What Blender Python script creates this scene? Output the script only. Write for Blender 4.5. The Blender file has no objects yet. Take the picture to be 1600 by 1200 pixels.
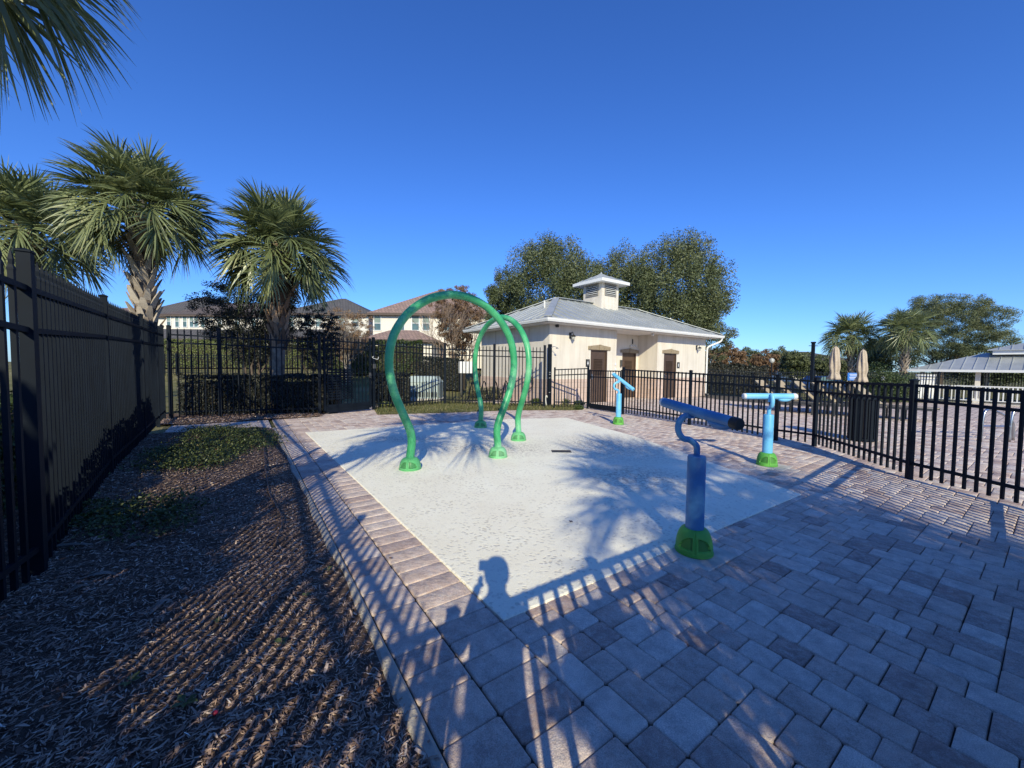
import bpy, math, random
import numpy as np
from mathutils import Vector, Matrix
R = math.radians
random.seed(7); RNG = np.random.default_rng(11)
scene = bpy.context.scene
col = scene.collection

# ------------------------------------------------------------------ camera maths
CH = 1.35; CF = 600.0; CP = math.atan(27/600); CR = R(0.6)
def ray(px, py):
    a = px-800; b = 600-py
    c, s = math.cos(CR), math.sin(CR)
    u = (a*c-b*s)/CF; v = (a*s+b*c)/CF
    return (u, math.cos(CP)+v*math.sin(CP), -math.sin(CP)+v*math.cos(CP))
def G(px, py, z=0.0):
    d = ray(px, py); t = (z-CH)/d[2]; return (d[0]*t, d[1]*t)
def at(px, py, Y):
    d = ray(px, py); t = Y/d[1]; return Vector((d[0]*t, Y, CH+d[2]*t))
E1 = (0.819, 0.573); E2 = (-0.573, 0.819)           # the paving grid of the site
def AB(a, b): return (a*E1[0]+b*E2[0], a*E1[1]+b*E2[1])
def toAB(x, y): return (x*E1[0]+y*E1[1], x*E2[0]+y*E2[1])
def ss(a, b, x):
    t = min(1, max(0, (x-a)/(b-a))); return t*t*(3-2*t)
def T(x, y):                                         # lie of the land
    z = 1.15*ss(17, 27, y)*ss(2, -5, x)
    z -= 0.55*ss(14, 20, y)*ss(9, 14, x)
    return z

# ------------------------------------------------------------------ node helpers
MATS = {}
def new_mat(name):
    m = bpy.data.materials.new(name); m.use_nodes = True
    nt = m.node_tree; nt.nodes.clear()
    out = nt.nodes.new('ShaderNodeOutputMaterial'); b = nt.nodes.new('ShaderNodeBsdfPrincipled')
    nt.links.new(b.outputs[0], out.inputs[0]); MATS[name] = m
    return m, nt, b, out
def N(nt, t, **kw):
    n = nt.nodes.new(t)
    for k, v in kw.items():
        if k in n.inputs: n.inputs[k].default_value = v
        else: setattr(n, k, v)
    return n
def ramp(nt, fac, stops):
    r = nt.nodes.new('ShaderNodeValToRGB'); e = r.color_ramp.elements
    while len(e) < len(stops): e.new(0.5)
    for q, (p, c) in zip(e, stops):
        q.position = p; q.color = (*c, 1) if len(c) == 3 else c
    nt.links.new(fac, r.inputs[0]); return r.outputs[0]
def coords(nt, scale=(1, 1, 1), rot=(0, 0, 0)):
    tc = nt.nodes.new('ShaderNodeTexCoord'); mp = nt.nodes.new('ShaderNodeMapping')
    mp.inputs['Scale'].default_value = scale; mp.inputs['Rotation'].default_value = rot
    nt.links.new(tc.outputs['Object'], mp.inputs[0]); return mp.outputs[0]
def noise(nt, vec, scale, detail=4, rough=.55):
    n = N(nt, 'ShaderNodeTexNoise'); n.inputs['Scale'].default_value = scale
    n.inputs['Detail'].default_value = detail; n.inputs['Roughness'].default_value = rough
    nt.links.new(vec, n.inputs['Vector']); return n.outputs['Fac']
def mix(nt, fac, a, b, mode='MIX'):
    n = nt.nodes.new('ShaderNodeMix'); n.data_type = 'RGBA'; n.blend_type = mode
    for sock, v in ((n.inputs[0], fac), (n.inputs[6], a), (n.inputs[7], b)):
        if hasattr(v, 'links') or hasattr(v, 'is_linked'): nt.links.new(v, sock)
        elif isinstance(v, (int, float)): sock.default_value = v
        else: sock.default_value = (*v, 1)
    return n.outputs[2]
def math_(nt, op, a, b=0.0, clamp=False):
    n = nt.nodes.new('ShaderNodeMath'); n.operation = op; n.use_clamp = clamp
    for sock, v in ((n.inputs[0], a), (n.inputs[1], b)):
        if isinstance(v, (int, float)): sock.default_value = v
        else: nt.links.new(v, sock)
    return n.outputs[0]
def bump(nt, b, h, strength, dist=0.01):
    n = nt.nodes.new('ShaderNodeBump'); n.inputs['Strength'].default_value = strength
    n.inputs['Distance'].default_value = dist; nt.links.new(h, n.inputs['Height'])
    nt.links.new(n.outputs[0], b.inputs['Normal'])
def simple(name, c, rough=.5, metal=0, ns=6, var=.25, bs=0, bd=.003, c2=None, bscale=None, spec=.5):
    m, nt, b, out = new_mat(name)
    v = coords(nt); f = noise(nt, v, ns, 5)
    c2 = c2 or tuple(x*(1-var) for x in c)
    nt.links.new(ramp(nt, f, [(.32, c2), (.68, c)]), b.inputs['Base Color'])
    b.inputs['Roughness'].default_value = rough; b.inputs['Metallic'].default_value = metal
    b.inputs['Specular IOR Level'].default_value = spec
    if bs: bump(nt, b, noise(nt, v, bscale or ns*8, 4), bs, bd)
    return m
def tone_mat(name, stops, rough=.7, ns=0, nvar=.2, translucent=0, bs=0, bscale=60, bd=.004, spec=.5):
    """colour from the per-face attribute 'tone'"""
    m, nt, b, out = new_mat(name)
    a = N(nt, 'ShaderNodeAttribute', attribute_name='tone')
    c = ramp(nt, a.outputs['Fac'], stops)
    if ns:
        v = coords(nt); f = noise(nt, v, ns, 5, .65)
        g = ramp(nt, f, [(.25, (1-nvar,)*3), (.75, (1+nvar,)*3)])
        c = mix(nt, 1.0, c, g, 'MULTIPLY')
    nt.links.new(c, b.inputs['Base Color'])
    b.inputs['Roughness'].default_value = rough
    b.inputs['Specular IOR Level'].default_value = spec
    if bs: bump(nt, b, noise(nt, coords(nt), bscale, 5), bs, bd)
    if translucent:
        t = nt.nodes.new('ShaderNodeBsdfTranslucent'); nt.links.new(c, t.inputs[0])
        ms = nt.nodes.new('ShaderNodeMixShader'); ms.inputs[0].default_value = translucent
        nt.links.new(b.outputs[0], ms.inputs[1]); nt.links.new(t.outputs[0], ms.inputs[2])
        nt.links.new(ms.outputs[0], out.inputs[0])
    return m

# ------------------------------------------------------------------ object helpers
def tag(o, label=None, cat=None, group=None, kind=None):
    if label: o['label'] = label
    if cat: o['category'] = cat
    if group: o['group'] = group
    if kind: o['kind'] = kind
    return o
def thing(name, loc, label, cat, group=None, rz=0):
    o = bpy.data.objects.new(name, None); col.objects.link(o)
    o.empty_display_size = .2
    o.location = loc; o.rotation_euler = (0, 0, rz)
    o['_rz'] = rz; del o['_rz']
    return tag(o, label, cat, group)
def world_of(p):
    M = Matrix.Identity(4); chain = []
    while p is not None: chain.append(p); p = p.parent
    for q in reversed(chain):
        M = M @ (Matrix.Translation(q.location) @ q.rotation_euler.to_matrix().to_4x4())
    return M
def link_mesh(name, V, F, m, parent=None, smooth=False, world=False, tones=None):
    me = bpy.data.meshes.new(name)
    if world and parent is not None:
        I = world_of(parent).inverted()
        if isinstance(V, np.ndarray):
            A = np.array(I); V = V@A[:3, :3].T+A[:3, 3]
        else: V = [tuple(I@Vector(v)) for v in V]
    if isinstance(V, np.ndarray):
        nv = len(V); F = np.asarray(F); k = F.shape[1]; nf = len(F)
        me.vertices.add(nv); me.vertices.foreach_set('co', V.astype(np.float32).ravel())
        me.loops.add(nf*k); me.loops.foreach_set('vertex_index', F.astype(np.int32).ravel())
        me.polygons.add(nf)
        me.polygons.foreach_set('loop_start', np.arange(0, nf*k, k, dtype=np.int32))
        me.polygons.foreach_set('loop_total', np.full(nf, k, dtype=np.int32))
        me.update(calc_edges=True)
    else:
        me.from_pydata([tuple(v) for v in V], [], F); me.update()
    if tones is not None:
        at_ = me.attributes.new('tone', 'FLOAT', 'FACE')
        at_.data.foreach_set('value', np.asarray(tones, dtype=np.float32))
    if smooth:
        me.polygons.foreach_set('use_smooth', [True]*len(me.polygons))
    mm = m if isinstance(m, (list, tuple)) else [m]
    for x in mm: me.materials.append(x)
    o = bpy.data.objects.new(name, me); col.objects.link(o)
    if parent is not None: o.parent = parent
    return o

class MB:
    def __init__(s): s.V = []; s.F = []; s.T = []
    def add(s, vs, fs, tone=.5):
        n = len(s.V); s.V += [Vector(v) for v in vs]
        s.F += [tuple(i+n for i in f) for f in fs]; s.T += [tone]*len(fs)
    def box(s, c, d, rz=0, rx=0, ry=0, bev=0, tone=.5):
        M = Matrix.Translation(c) @ Matrix.Rotation(rz, 4, 'Z') @ Matrix.Rotation(ry, 4, 'Y') @ Matrix.Rotation(rx, 4, 'X')
        x, y, z = d[0]/2, d[1]/2, d[2]/2
        if bev <= 0:
            vs = [(i*x, j*y, k*z) for k in (-1, 1) for j in (-1, 1) for i in (-1, 1)]
            fs = [(0, 2, 3, 1), (4, 5, 7, 6), (0, 1, 5, 4), (2, 6, 7, 3), (0, 4, 6, 2), (1, 3, 7, 5)]
        else:
            b = min(bev, x*.9, y*.9, z*.9); vs = []; idx = {}
            for i in (-1, 1):
                for j in (-1, 1):
                    for k in (-1, 1):
                        for ax in range(3):
                            p = [i*(x-b), j*(y-b), k*(z-b)]; p[ax] += (i, j, k)[ax]*b
                            idx[i, j, k, ax] = len(vs); vs.append(tuple(p))
            fs = []
            for ax in range(3):
                o = [q for q in range(3) if q != ax]
                for sg in (-1, 1):
                    f = []
                    for u, v in ((-1, -1), (1, -1), (1, 1), (-1, 1)):
                        t = [0, 0, 0]; t[ax] = sg; t[o[0]] = u; t[o[1]] = v; f.append(idx[(*t, ax)])
                    if (sg > 0) != (ax != 1): f = f[::-1]
                    fs.append(tuple(f))
            for ax in range(3):
                o = [q for q in range(3) if q != ax]
                for u in (-1, 1):
                    for v in (-1, 1):
                        f = []
                        for w, a2 in ((-1, o[0]), (-1, o[1]), (1, o[1]), (1, o[0])):
                            t = [0, 0, 0]; t[ax] = w; t[o[0]] = u; t[o[1]] = v; f.append(idx[(*t, a2)])
                        fs.append(tuple(f))
            for i in (-1, 1):
                for j in (-1, 1):
                    for k in (-1, 1): fs.append(tuple(idx[i, j, k, q] for q in range(3)))
        s.add([M @ Vector(v) for v in vs], fs, tone)
    def beam(s, p0, p1, w, h, tone=.5):
        p0 = Vector(p0); p1 = Vector(p1); d = (p1-p0)
        if d.length < 1e-6: return
        d.normalize(); side = d.cross(Vector((0, 0, 1)))
        if side.length < 1e-3: side = Vector((1, 0, 0))
        side.normalize(); up = side.cross(d)
        vs = [p+side*i*w/2+up*j*h/2 for p in (p0, p1) for j in (-1, 1) for i in (-1, 1)]
        s.add(vs, [(0, 2, 3, 1), (4, 5, 7, 6), (0, 1, 5, 4), (2, 6, 7, 3), (0, 4, 6, 2), (1, 3, 7, 5)], tone)
    def tube(s, pts, rad, seg=10, cap=True, tone=.5):
        pts = [Vector(p) for p in pts]; n = len(pts)
        rad = rad if isinstance(rad, (list, tuple)) else [rad]*n
        t0 = (pts[1]-pts[0]).normalized(); ref = Vector((0, 0, 1)) if abs(t0.z) < .9 else Vector((1, 0, 0))
        nrm = t0.cross(ref).normalized(); vs = []
        for i, p in enumerate(pts):
            t = (pts[min(i+1, n-1)]-pts[max(i-1, 0)]).normalized()
            nrm = (nrm-t*nrm.dot(t)).normalized(); bn = t.cross(nrm)
            for k in range(seg):
                a = 2*math.pi*k/seg; vs.append(p+(nrm*math.cos(a)+bn*math.sin(a))*rad[i])
        fs = [(i*seg+k, i*seg+(k+1) % seg, (i+1)*seg+(k+1) % seg, (i+1)*seg+k) for i in range(n-1) for k in range(seg)]
        if cap: fs += [tuple(range(seg-1, -1, -1)), tuple((n-1)*seg+k for k in range(seg))]
        s.add(vs, fs, tone)
    def lathe(s, prof, c=(0, 0, 0), seg=24, tone=.5, fn=None):
        c = Vector(c); vs = []
        for i, (r, z) in enumerate(prof):
            for k in range(seg):
                a = 2*math.pi*k/seg; rr = r if fn is None else fn(a, r, z)
                vs.append(c+Vector((rr*math.cos(a), rr*math.sin(a), z)))
        n = len(prof)
        fs = [(i*seg+k, i*seg+(k+1) % seg, (i+1)*seg+(k+1) % seg, (i+1)*seg+k) for i in range(n-1) for k in range(seg)]
        fs += [tuple(range(seg-1, -1, -1)), tuple((n-1)*seg+k for k in range(seg))]
        s.add(vs, fs, tone)
    def prism(s, poly, z0, z1, tone=.5):
        n = len(poly); vs = [(*p, z0) for p in poly]+[(*p, z1) for p in poly]
        fs = [tuple(range(n-1, -1, -1)), tuple(range(n, 2*n))]+[(i, (i+1) % n, (i+1) % n+n, i+n) for i in range(n)]
        s.add(vs, fs, tone)
    def build(s, name, m, parent=None, smooth=False, world=False, tones=False):
        return link_mesh(name, s.V, s.F, m, parent, smooth, world, s.T if tones else None)
def autosmooth(o, ang=35):
    me = o.data; me.polygons.foreach_set('use_smooth', [True]*len(me.polygons))
    me.update()
    import bmesh
    bm = bmesh.new(); bm.from_mesh(me); bmesh.ops.recalc_face_normals(bm, faces=bm.faces)
    for e in bm.edges:
        if len(e.link_faces) == 2 and e.calc_face_angle(0) > R(ang): e.smooth = False
    bm.to_mesh(me); bm.free(); return o
def spline(pts, n=6):
    P = [Vector(p) for p in pts]; out = []
    P = [P[0]*2-P[1]]+P+[P[-1]*2-P[-2]]
    for i in range(1, len(P)-2):
        for k in range(n):
            t = k/n; a, b, c, d = P[i-1:i+3]
            out.append(.5*((2*b)+(c-a)*t+(2*a-5*b+4*c-d)*t*t+(3*b-a-3*c+d)*t**3))
    out.append(P[-2]); return out
def copy_tree(o, parent=None):
    c = o.copy(); col.objects.link(c); c.parent = parent
    for ch in [q for q in col.objects if q.parent == o]: copy_tree(ch, c)
    return c

# ------------------------------------------------------------------ world, sun, camera
SUN_EL = 27.5; SH_AZ = 3.0            # shadows run forward, 3 degrees to the left
w = bpy.data.worlds.new('World'); scene.world = w; w.use_nodes = True
nt = w.node_tree; nt.nodes.clear()
sky = nt.nodes.new('ShaderNodeTexSky'); sky.sky_type = 'NISHITA'; sky.sun_disc = False
sky.sun_elevation = R(SUN_EL)
sundir = Vector((math.sin(R(SH_AZ))*math.cos(R(SUN_EL)), -math.cos(R(SH_AZ))*math.cos(R(SUN_EL)), math.sin(R(SUN_EL))))
sky.sun_rotation = math.atan2(sundir.x, sundir.y)
sky.air_density = 1.0; sky.dust_density = .25; sky.ozone_density = 3.5; sky.altitude = 0
gm = nt.nodes.new('ShaderNodeHueSaturation'); gm.inputs['Saturation'].default_value = 1.1
bg = nt.nodes.new('ShaderNodeBackground'); bg.inputs[1].default_value = .142
wo = nt.nodes.new('ShaderNodeOutputWorld')
nt.links.new(sky.outputs[0], gm.inputs['Color'])
tintc = mix(nt, 1.0, gm.outputs[0], (.54, .84, 1.42), 'MULTIPLY'); nt.links.new(tintc, bg.inputs[0]); nt.links.new(bg.outputs[0], wo.inputs[0])
ld = bpy.data.lights.new('sun', 'SUN'); ld.energy = 5.0; ld.angle = R(.42); ld.color = (1, .93, .68)
lo = bpy.data.objects.new('sun', ld); col.objects.link(lo)
lo.rotation_euler = (-sundir).to_track_quat('-Z', 'Y').to_euler()
cd = bpy.data.cameras.new('camera'); cam = bpy.data.objects.new('camera', cd); col.objects.link(cam)
cd.sensor_width = 36; cd.lens = 36*CF/1600; cd.clip_end = 2000; cd.clip_start = .02
d = Vector((0, math.cos(CP), -math.sin(CP)))
q = d.to_track_quat('-Z', 'Y').to_matrix().to_4x4()
cam.matrix_world = Matrix.Translation((0, 0, CH)) @ q @ Matrix.Rotation(CR, 4, 'Z')
scene.camera = cam
scene.view_settings.view_transform = 'Standard'; scene.view_settings.look = 'None'; scene.view_settings.exposure = 0
scene.cycles.max_bounces = 6; scene.cycles.transparent_max_bounces = 6

# ------------------------------------------------------------------ materials
simple('black_paint', (.0075, .0125, .021), .6, ns=3, var=.35, bs=.1, bscale=40, spec=.14)
simple('black_plastic', (.018, .018, .02), .55, ns=10)
simple('dark_grey', (.06, .062, .065), .5)
simple('steel', (.55, .56, .57), .3, 1)
simple('white_trim', (.78, .78, .76), .45, ns=2, var=.08)
simple('white_plastic', (.7, .71, .72), .4, var=.06)
simple('concrete', (.62, .58, .52), .9, ns=9, c2=(.42, .39, .35), bs=.5, bscale=90, bd=.006)
simple('kerb_concrete', (.50, .44, .36), .95, ns=14, c2=(.36, .32, .27), bs=.8, bscale=60, bd=.012)
simple('stucco', (.74, .675, .58), .9, ns=1.3, var=.10, bs=.5, bscale=70, bd=.006)
m_ = MATS['stucco']; nt_ = m_.node_tree; b_ = next(n for n in nt_.nodes if n.type == 'BSDF_PRINCIPLED'); src_ = b_.inputs['Base Color'].links[0].from_socket
st_ = ramp(nt_, noise(nt_, coords(nt_, (5, 5, .35)), 1.0, 5, .65), [(.30, (.80, .78, .74)), (.55, (1, 1, 1))])
nt_.links.new(mix(nt_, .8, src_, st_, 'MULTIPLY'), b_.inputs['Base Color'])
simple('stucco_dark', (.50, .43, .34), .9, ns=2, var=.1)
simple('lintel_stone', (.33, .26, .17), .85, ns=12, var=.3, bs=.4)
simple('door_brown', (.085, .052, .034), .5, ns=5, var=.2)
simple('louver_brown', (.05, .03, .02), .5, ns=5)
simple('louver_grey', (.28, .26, .23), .6)
simple('bell_metal', (.02, .02, .02), .4)
simple('lamp_glass', (.5, .5, .45), .2)
simple('red_box', (.42, .05, .03), .4)
simple('pipe_white', (.75, .74, .7), .4)
simple('tan_sling', (.42, .34, .23), .8, ns=30, var=.12)
simple('umbrella_canvas', (.50, .41, .31), .9, ns=12, var=.2, bs=.4, bscale=25, bd=.01)
simple('bark', (.16, .12, .09), .9, ns=8, c2=(.07, .05, .04), bs=.9, bscale=22, bd=.03)
simple('pale_bark', (.42, .36, .30), .9, ns=8, c2=(.2, .16, .13), bs=.7, bscale=22, bd=.02)
simple('palm_bark', (.27, .22, .18), .95, ns=7, c2=(.12, .09, .07), bs=1, bscale=16, bd=.03)
simple('transformer_paint', (.42, .50, .49), .45, ns=3, var=.12)
simple('house_cream', (.74, .68, .58), .9, ns=.5, var=.08)
simple('house_white', (.72, .68, .60), .9, ns=.5, var=.08)
simple('window_glass', (.05, .08, .085), .12, ns=.8, c2=(.12, .2, .2))
simple('blind_green', (.20, .27, .24), .5, ns=1)
simple('stone_wainscot_base', (.5, .36, .28), .9)
simple('skin', (.45, .28, .2), .5); simple('shirt', (.08, .1, .14), .9); simple('trousers', (.05, .06, .08), .9); simple('hair', (.03, .02, .015), .7)
simple('drain_metal', (.10, .10, .10), .5, .6)
simple('sign_blue', (.03, .16, .5), .4, var=.05)
simple('hose_brown', (.16, .10, .07), .6)
simple('twig', (.30, .22, .17), .9, ns=20)
simple('rock', (.5, .46, .4), .9, ns=6, bs=.5)
simple('core_dark', (.05, .04, .03), 1, ns=9)
simple('car_paint', (.02, .05, .16), .25)

tone_mat('palm_leaf', [(0, (.06, .085, .035)), (.45, (.175, .21, .09)), (.8, (.33, .36, .17)), (1, (.50, .43, .23))], .36, translucent=.22)
tone_mat('palm_dry', [(0, (.10, .07, .045)), (1, (.30, .22, .14))], .8, translucent=.1)
tone_mat('boots_pale', [(0, (.13, .09, .06)), (.35, (.30, .24, .18)), (1, (.58, .51, .42))], .9, ns=25, nvar=.25)
tone_mat('boots_brown', [(0, (.05, .03, .02)), (.5, (.15, .09, .06)), (1, (.34, .23, .16))], .9, ns=25, nvar=.3)
tone_mat('oak_leaf', [(0, (.036, .052, .02)), (.5, (.105, .13, .052)), (1, (.23, .235, .11))], .55, translucent=.15)
tone_mat('pale_leaf', [(0, (.07, .085, .035)), (.6, (.15, .16, .08)), (1, (.28, .25, .14))], .6, translucent=.15)
tone_mat('dark_leaf', [(0, (.010, .014, .010)), (.6, (.028, .033, .024)), (1, (.07, .065, .045))], .5, translucent=.08)  # near-black tones put the palms' shade on the small tree into its colour
tone_mat('hedge_leaf', [(0, (.014, .028, .008)), (.5, (.045, .075, .018)), (1, (.13, .16, .04))], .5, translucent=.12)
tone_mat('bright_hedge_leaf', [(0, (.05, .075, .02)), (.5, (.13, .165, .04)), (1, (.26, .27, .08))], .5, translucent=.15)
tone_mat('rusty_leaf', [(0, (.07, .05, .03)), (.5, (.20, .115, .06)), (1, (.33, .22, .13))], .7, translucent=.15)
tone_mat('cover_leaf', [(0, (.03, .045, .012)), (.5, (.085, .11, .03)), (.85, (.17, .19, .05)), (1, (.16, .07, .035))], .45, translucent=.15)
tone_mat('grass_blade', [(0, (.04, .06, .015)), (.6, (.12, .13, .04)), (1, (.33, .27, .14))], .6, translucent=.15)
tone_mat('mulch_chip', [(0, (.10, .058, .044)), (.4, (.34, .22, .16)), (.7, (.56, .41, .31)), (.9, (.72, .58, .46)), (1, (.80, .75, .66))], .85, ns=90, nvar=.3)
tone_mat('gutter_tone', [(0, (.7, .7, .68)), (1, (.8, .8, .78))], .4)

def paver_material():
    m, nt, b, out = new_mat('paver')
    a = N(nt, 'ShaderNodeAttribute', attribute_name='tone')
    c = ramp(nt, a.outputs['Fac'], [(0, (.43, .31, .27)), (.2, (.54, .41, .355)), (.42, (.67, .53, .45)), (.62, (.73, .61, .53)), (.8, (.80, .70, .615)), (1, (.68, .59, .52))])
    v = coords(nt)
    g1 = ramp(nt, noise(nt, v, 9, 6, .7), [(.3, (.60, .56, .56)), (.7, (1.22, 1.20, 1.18))])
    c = mix(nt, .85, c, g1, 'MULTIPLY')
    # pale efflorescence / foot dirt smears inside the single stones
    f2 = noise(nt, v, 26, 6, .7)
    c = mix(nt, math_(nt, 'MULTIPLY', ramp(nt, f2, [(.47, (0, 0, 0)), (.68, (1, 1, 1))]), .5), c, (.74, .68, .60))
    f3 = noise(nt, v, 260, 2, .5)
    c = mix(nt, .8, c, ramp(nt, f3, [(.3, (.62, .62, .62)), (.7, (1.25, 1.25, 1.25))]), 'MULTIPLY')
    nt.links.new(c, b.inputs['Base Color']); b.inputs['Roughness'].default_value = .82
    b.inputs['Specular IOR Level'].default_value = .35
    h = math_(nt, 'ADD', math_(nt, 'MULTIPLY', noise(nt, v, 22, 4, .6), 1.4), math_(nt, 'MULTIPLY', noise(nt, v, 170, 4, .7), .55))
    bump(nt, b, h, .8, .009)
    return m
paver_material()
def pad_material():
    m, nt, b, out = new_mat('splash_pad')
    v = coords(nt)
    c = ramp(nt, noise(nt, v, 1.6, 5, .6), [(.3, (.93, .86, .68)), (.7, (1.0, .95, .77))])
    # exposed pits and pebbles of the textured coating
    vo = N(nt, 'ShaderNodeTexVoronoi', feature='F1'); vo.inputs['Scale'].default_value = 26; vo.inputs['Randomness'].default_value = 1
    nz = nt.nodes.new('ShaderNodeTexNoise'); nz.inputs['Scale'].default_value = 18
    nt.links.new(v, nz.inputs['Vector'])
    wv = nt.nodes.new('ShaderNodeVectorMath'); wv.operation = 'MULTIPLY_ADD'
    nt.links.new(nz.outputs['Color'], wv.inputs[0]); wv.inputs[1].default_value = (.06, .06, .06); nt.links.new(v, wv.inputs[2])
    nt.links.new(wv.outputs[0], vo.inputs['Vector'])
    pit = ramp(nt, vo.outputs['Distance'], [(.24, (1, 1, 1)), (.40, (0, 0, 0))])
    patch = ramp(nt, noise(nt, v, 2.2, 4, .6), [(.40, (.30, .30, .30)), (.60, (1, 1, 1))])
    pitm = math_(nt, 'MULTIPLY', pit, patch)
    c = mix(nt, math_(nt, 'MULTIPLY', pitm, .48), c, (.50, .44, .35))
    fs = ramp(nt, noise(nt, v, 120, 3, .6), [(.35, (.90, .90, .90)), (.65, (1.08, 1.08, 1.08))])
    c = mix(nt, .6, c, fs, 'MULTIPLY')
    # rusty scuffing in the spray zone round the middle and by the drain
    def blob(cx, cy, rx, ry):
        sp = nt.nodes.new('ShaderNodeVectorMath'); sp.operation = 'SUBTRACT'; nt.links.new(v, sp.inputs[0]); sp.inputs[1].default_value = (cx, cy, 0)
        sc_ = nt.nodes.new('ShaderNodeVectorMath'); sc_.operation = 'MULTIPLY'; nt.links.new(sp.outputs[0], sc_.inputs[0]); sc_.inputs[1].default_value = (1/rx, 1/ry, 0)
        ln = nt.nodes.new('ShaderNodeVectorMath'); ln.operation = 'LENGTH'; nt.links.new(sc_.outputs[0], ln.inputs[0])
        return ramp(nt, ln.outputs['Value'], [(.25, (1, 1, 1)), (1, (0, 0, 0))])
    st = math_(nt, 'MAXIMUM', blob(-.4, 6.3, 1.6, .75), blob(1.7, 6.6, 1.5, 1.5))
    st = math_(nt, 'MAXIMUM', st, blob(1.5, 4.7, .9, .8)); st = math_(nt, 'MAXIMUM', st, blob(-2.0, 7.0, 1.2, .5))
    sp = ramp(nt, noise(nt, v, 20, 6, .8), [(.45, (0, 0, 0)), (.60, (1, 1, 1))])
    st = math_(nt, 'MULTIPLY', st, sp)
    c = mix(nt, math_(nt, 'MULTIPLY', st, .75), c, (.27, .195, .15))
    nt.links.new(c, b.inputs['Base Color']); b.inputs['Roughness'].default_value = .85; b.inputs['Specular IOR Level'].default_value = .3
    h = math_(nt, 'SUBTRACT', math_(nt, 'MULTIPLY', noise(nt, v, 90, 4, .7), .7), math_(nt, 'MULTIPLY', pitm, .8))
    bump(nt, b, h, .6, .006)
pad_material()
def ground_material(name, c1, c2, c3, s=3):
    m, nt, b, out = new_mat(name); v = coords(nt)
    c = ramp(nt, noise(nt, v, s, 6, .7), [(.3, c1), (.5, c2), (.7, c3)])
    c = mix(nt, .5, c, ramp(nt, noise(nt, v, s*18, 4, .7), [(.3, (.5, .5, .5)), (.7, (1.3, 1.3, 1.3))]), 'MULTIPLY')
    nt.links.new(c, b.inputs['Base Color']); b.inputs['Roughness'].default_value = .95; b.inputs['Specular IOR Level'].default_value = .1
    bump(nt, b, noise(nt, v, s*20, 5, .7), .8, .03)
ground_material('lawn', (.09, .10, .035), (.17, .16, .07), (.30, .25, .14), .9)
ground_material('mulch_soil', (.10, .065, .05), (.19, .13, .10), (.28, .21, .16), 14)
ground_material('bed_sand', (.10, .085, .07), (.15, .13, .105), (.2, .175, .15), 30)
def deck_material():
    m, nt, b, out = new_mat('deck_brick'); v = coords(nt, (1, 1, 1), (0, 0, -R(35)))
    br = N(nt, 'ShaderNodeTexBrick'); nt.links.new(v, br.inputs['Vector'])
    br.inputs['Scale'].default_value = 1; br.inputs['Brick Width'].default_value = .23; br.inputs['Row Height'].default_value = .155
    br.inputs['Mortar Size'].default_value = .006; br.inputs['Color1'].default_value = (.66, .54, .46, 1); br.inputs['Color2'].default_value = (.50, .40, .35, 1)
    br.inputs['Mortar'].default_value = (.12, .1, .085, 1)
    c = mix(nt, .6, br.outputs['Color'], ramp(nt, noise(nt, v, 3, 5, .6), [(.3, (.75, .75, .75)), (.7, (1.25, 1.2, 1.15))]), 'MULTIPLY')
    nt.links.new(c, b.inputs['Base Color']); b.inputs['Roughness'].default_value = .85
deck_material()
def roof_tile(name, ca, cb, cm, w_=.33, h_=.4):
    m, nt, b, out = new_mat(name)
    uv = N(nt, 'ShaderNodeUVMap'); 
    br = N(nt, 'ShaderNodeTexBrick'); nt.links.new(uv.outputs[0], br.inputs['Vector'])
    br.inputs['Scale'].default_value = 1; br.inputs['Brick Width'].default_value = w_; br.inputs['Row Height'].default_value = h_
    br.inputs['Mortar Size'].default_value = .035; br.inputs['Mortar Smooth'].default_value = .8
    br.inputs['Color1'].default_value = (*ca, 1); br.inputs['Color2'].default_value = (*cb, 1); br.inputs['Mortar'].default_value = (*cm, 1)
    nt.links.new(br.outputs['Color'], b.inputs['Base Color']); b.inputs['Roughness'].default_value = .85
    bump(nt, b, br.outputs['Fac'], -.6, .05)
roof_tile('tile_brown', (.15, .115, .095), (.10, .08, .07), (.04, .03, .028))
roof_tile('tile_tan', (.36, .24, .19), (.26, .18, .15), (.10, .07, .06))
roof_tile('tile_grey', (.12, .11, .105), (.09, .085, .08), (.035, .03, .03))
def metal_roof():
    m, nt, b, out = new_mat('metal_roof'); v = coords(nt)
    c = ramp(nt, noise(nt, v, 1.4, 5, .6), [(.3, (.40, .42, .41)), (.7, (.53, .54, .52))])
    nt.links.new(c, b.inputs['Base Color']); b.inputs['Metallic'].default_value = .35; b.inputs['Roughness'].default_value = .42
metal_roof()
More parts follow.
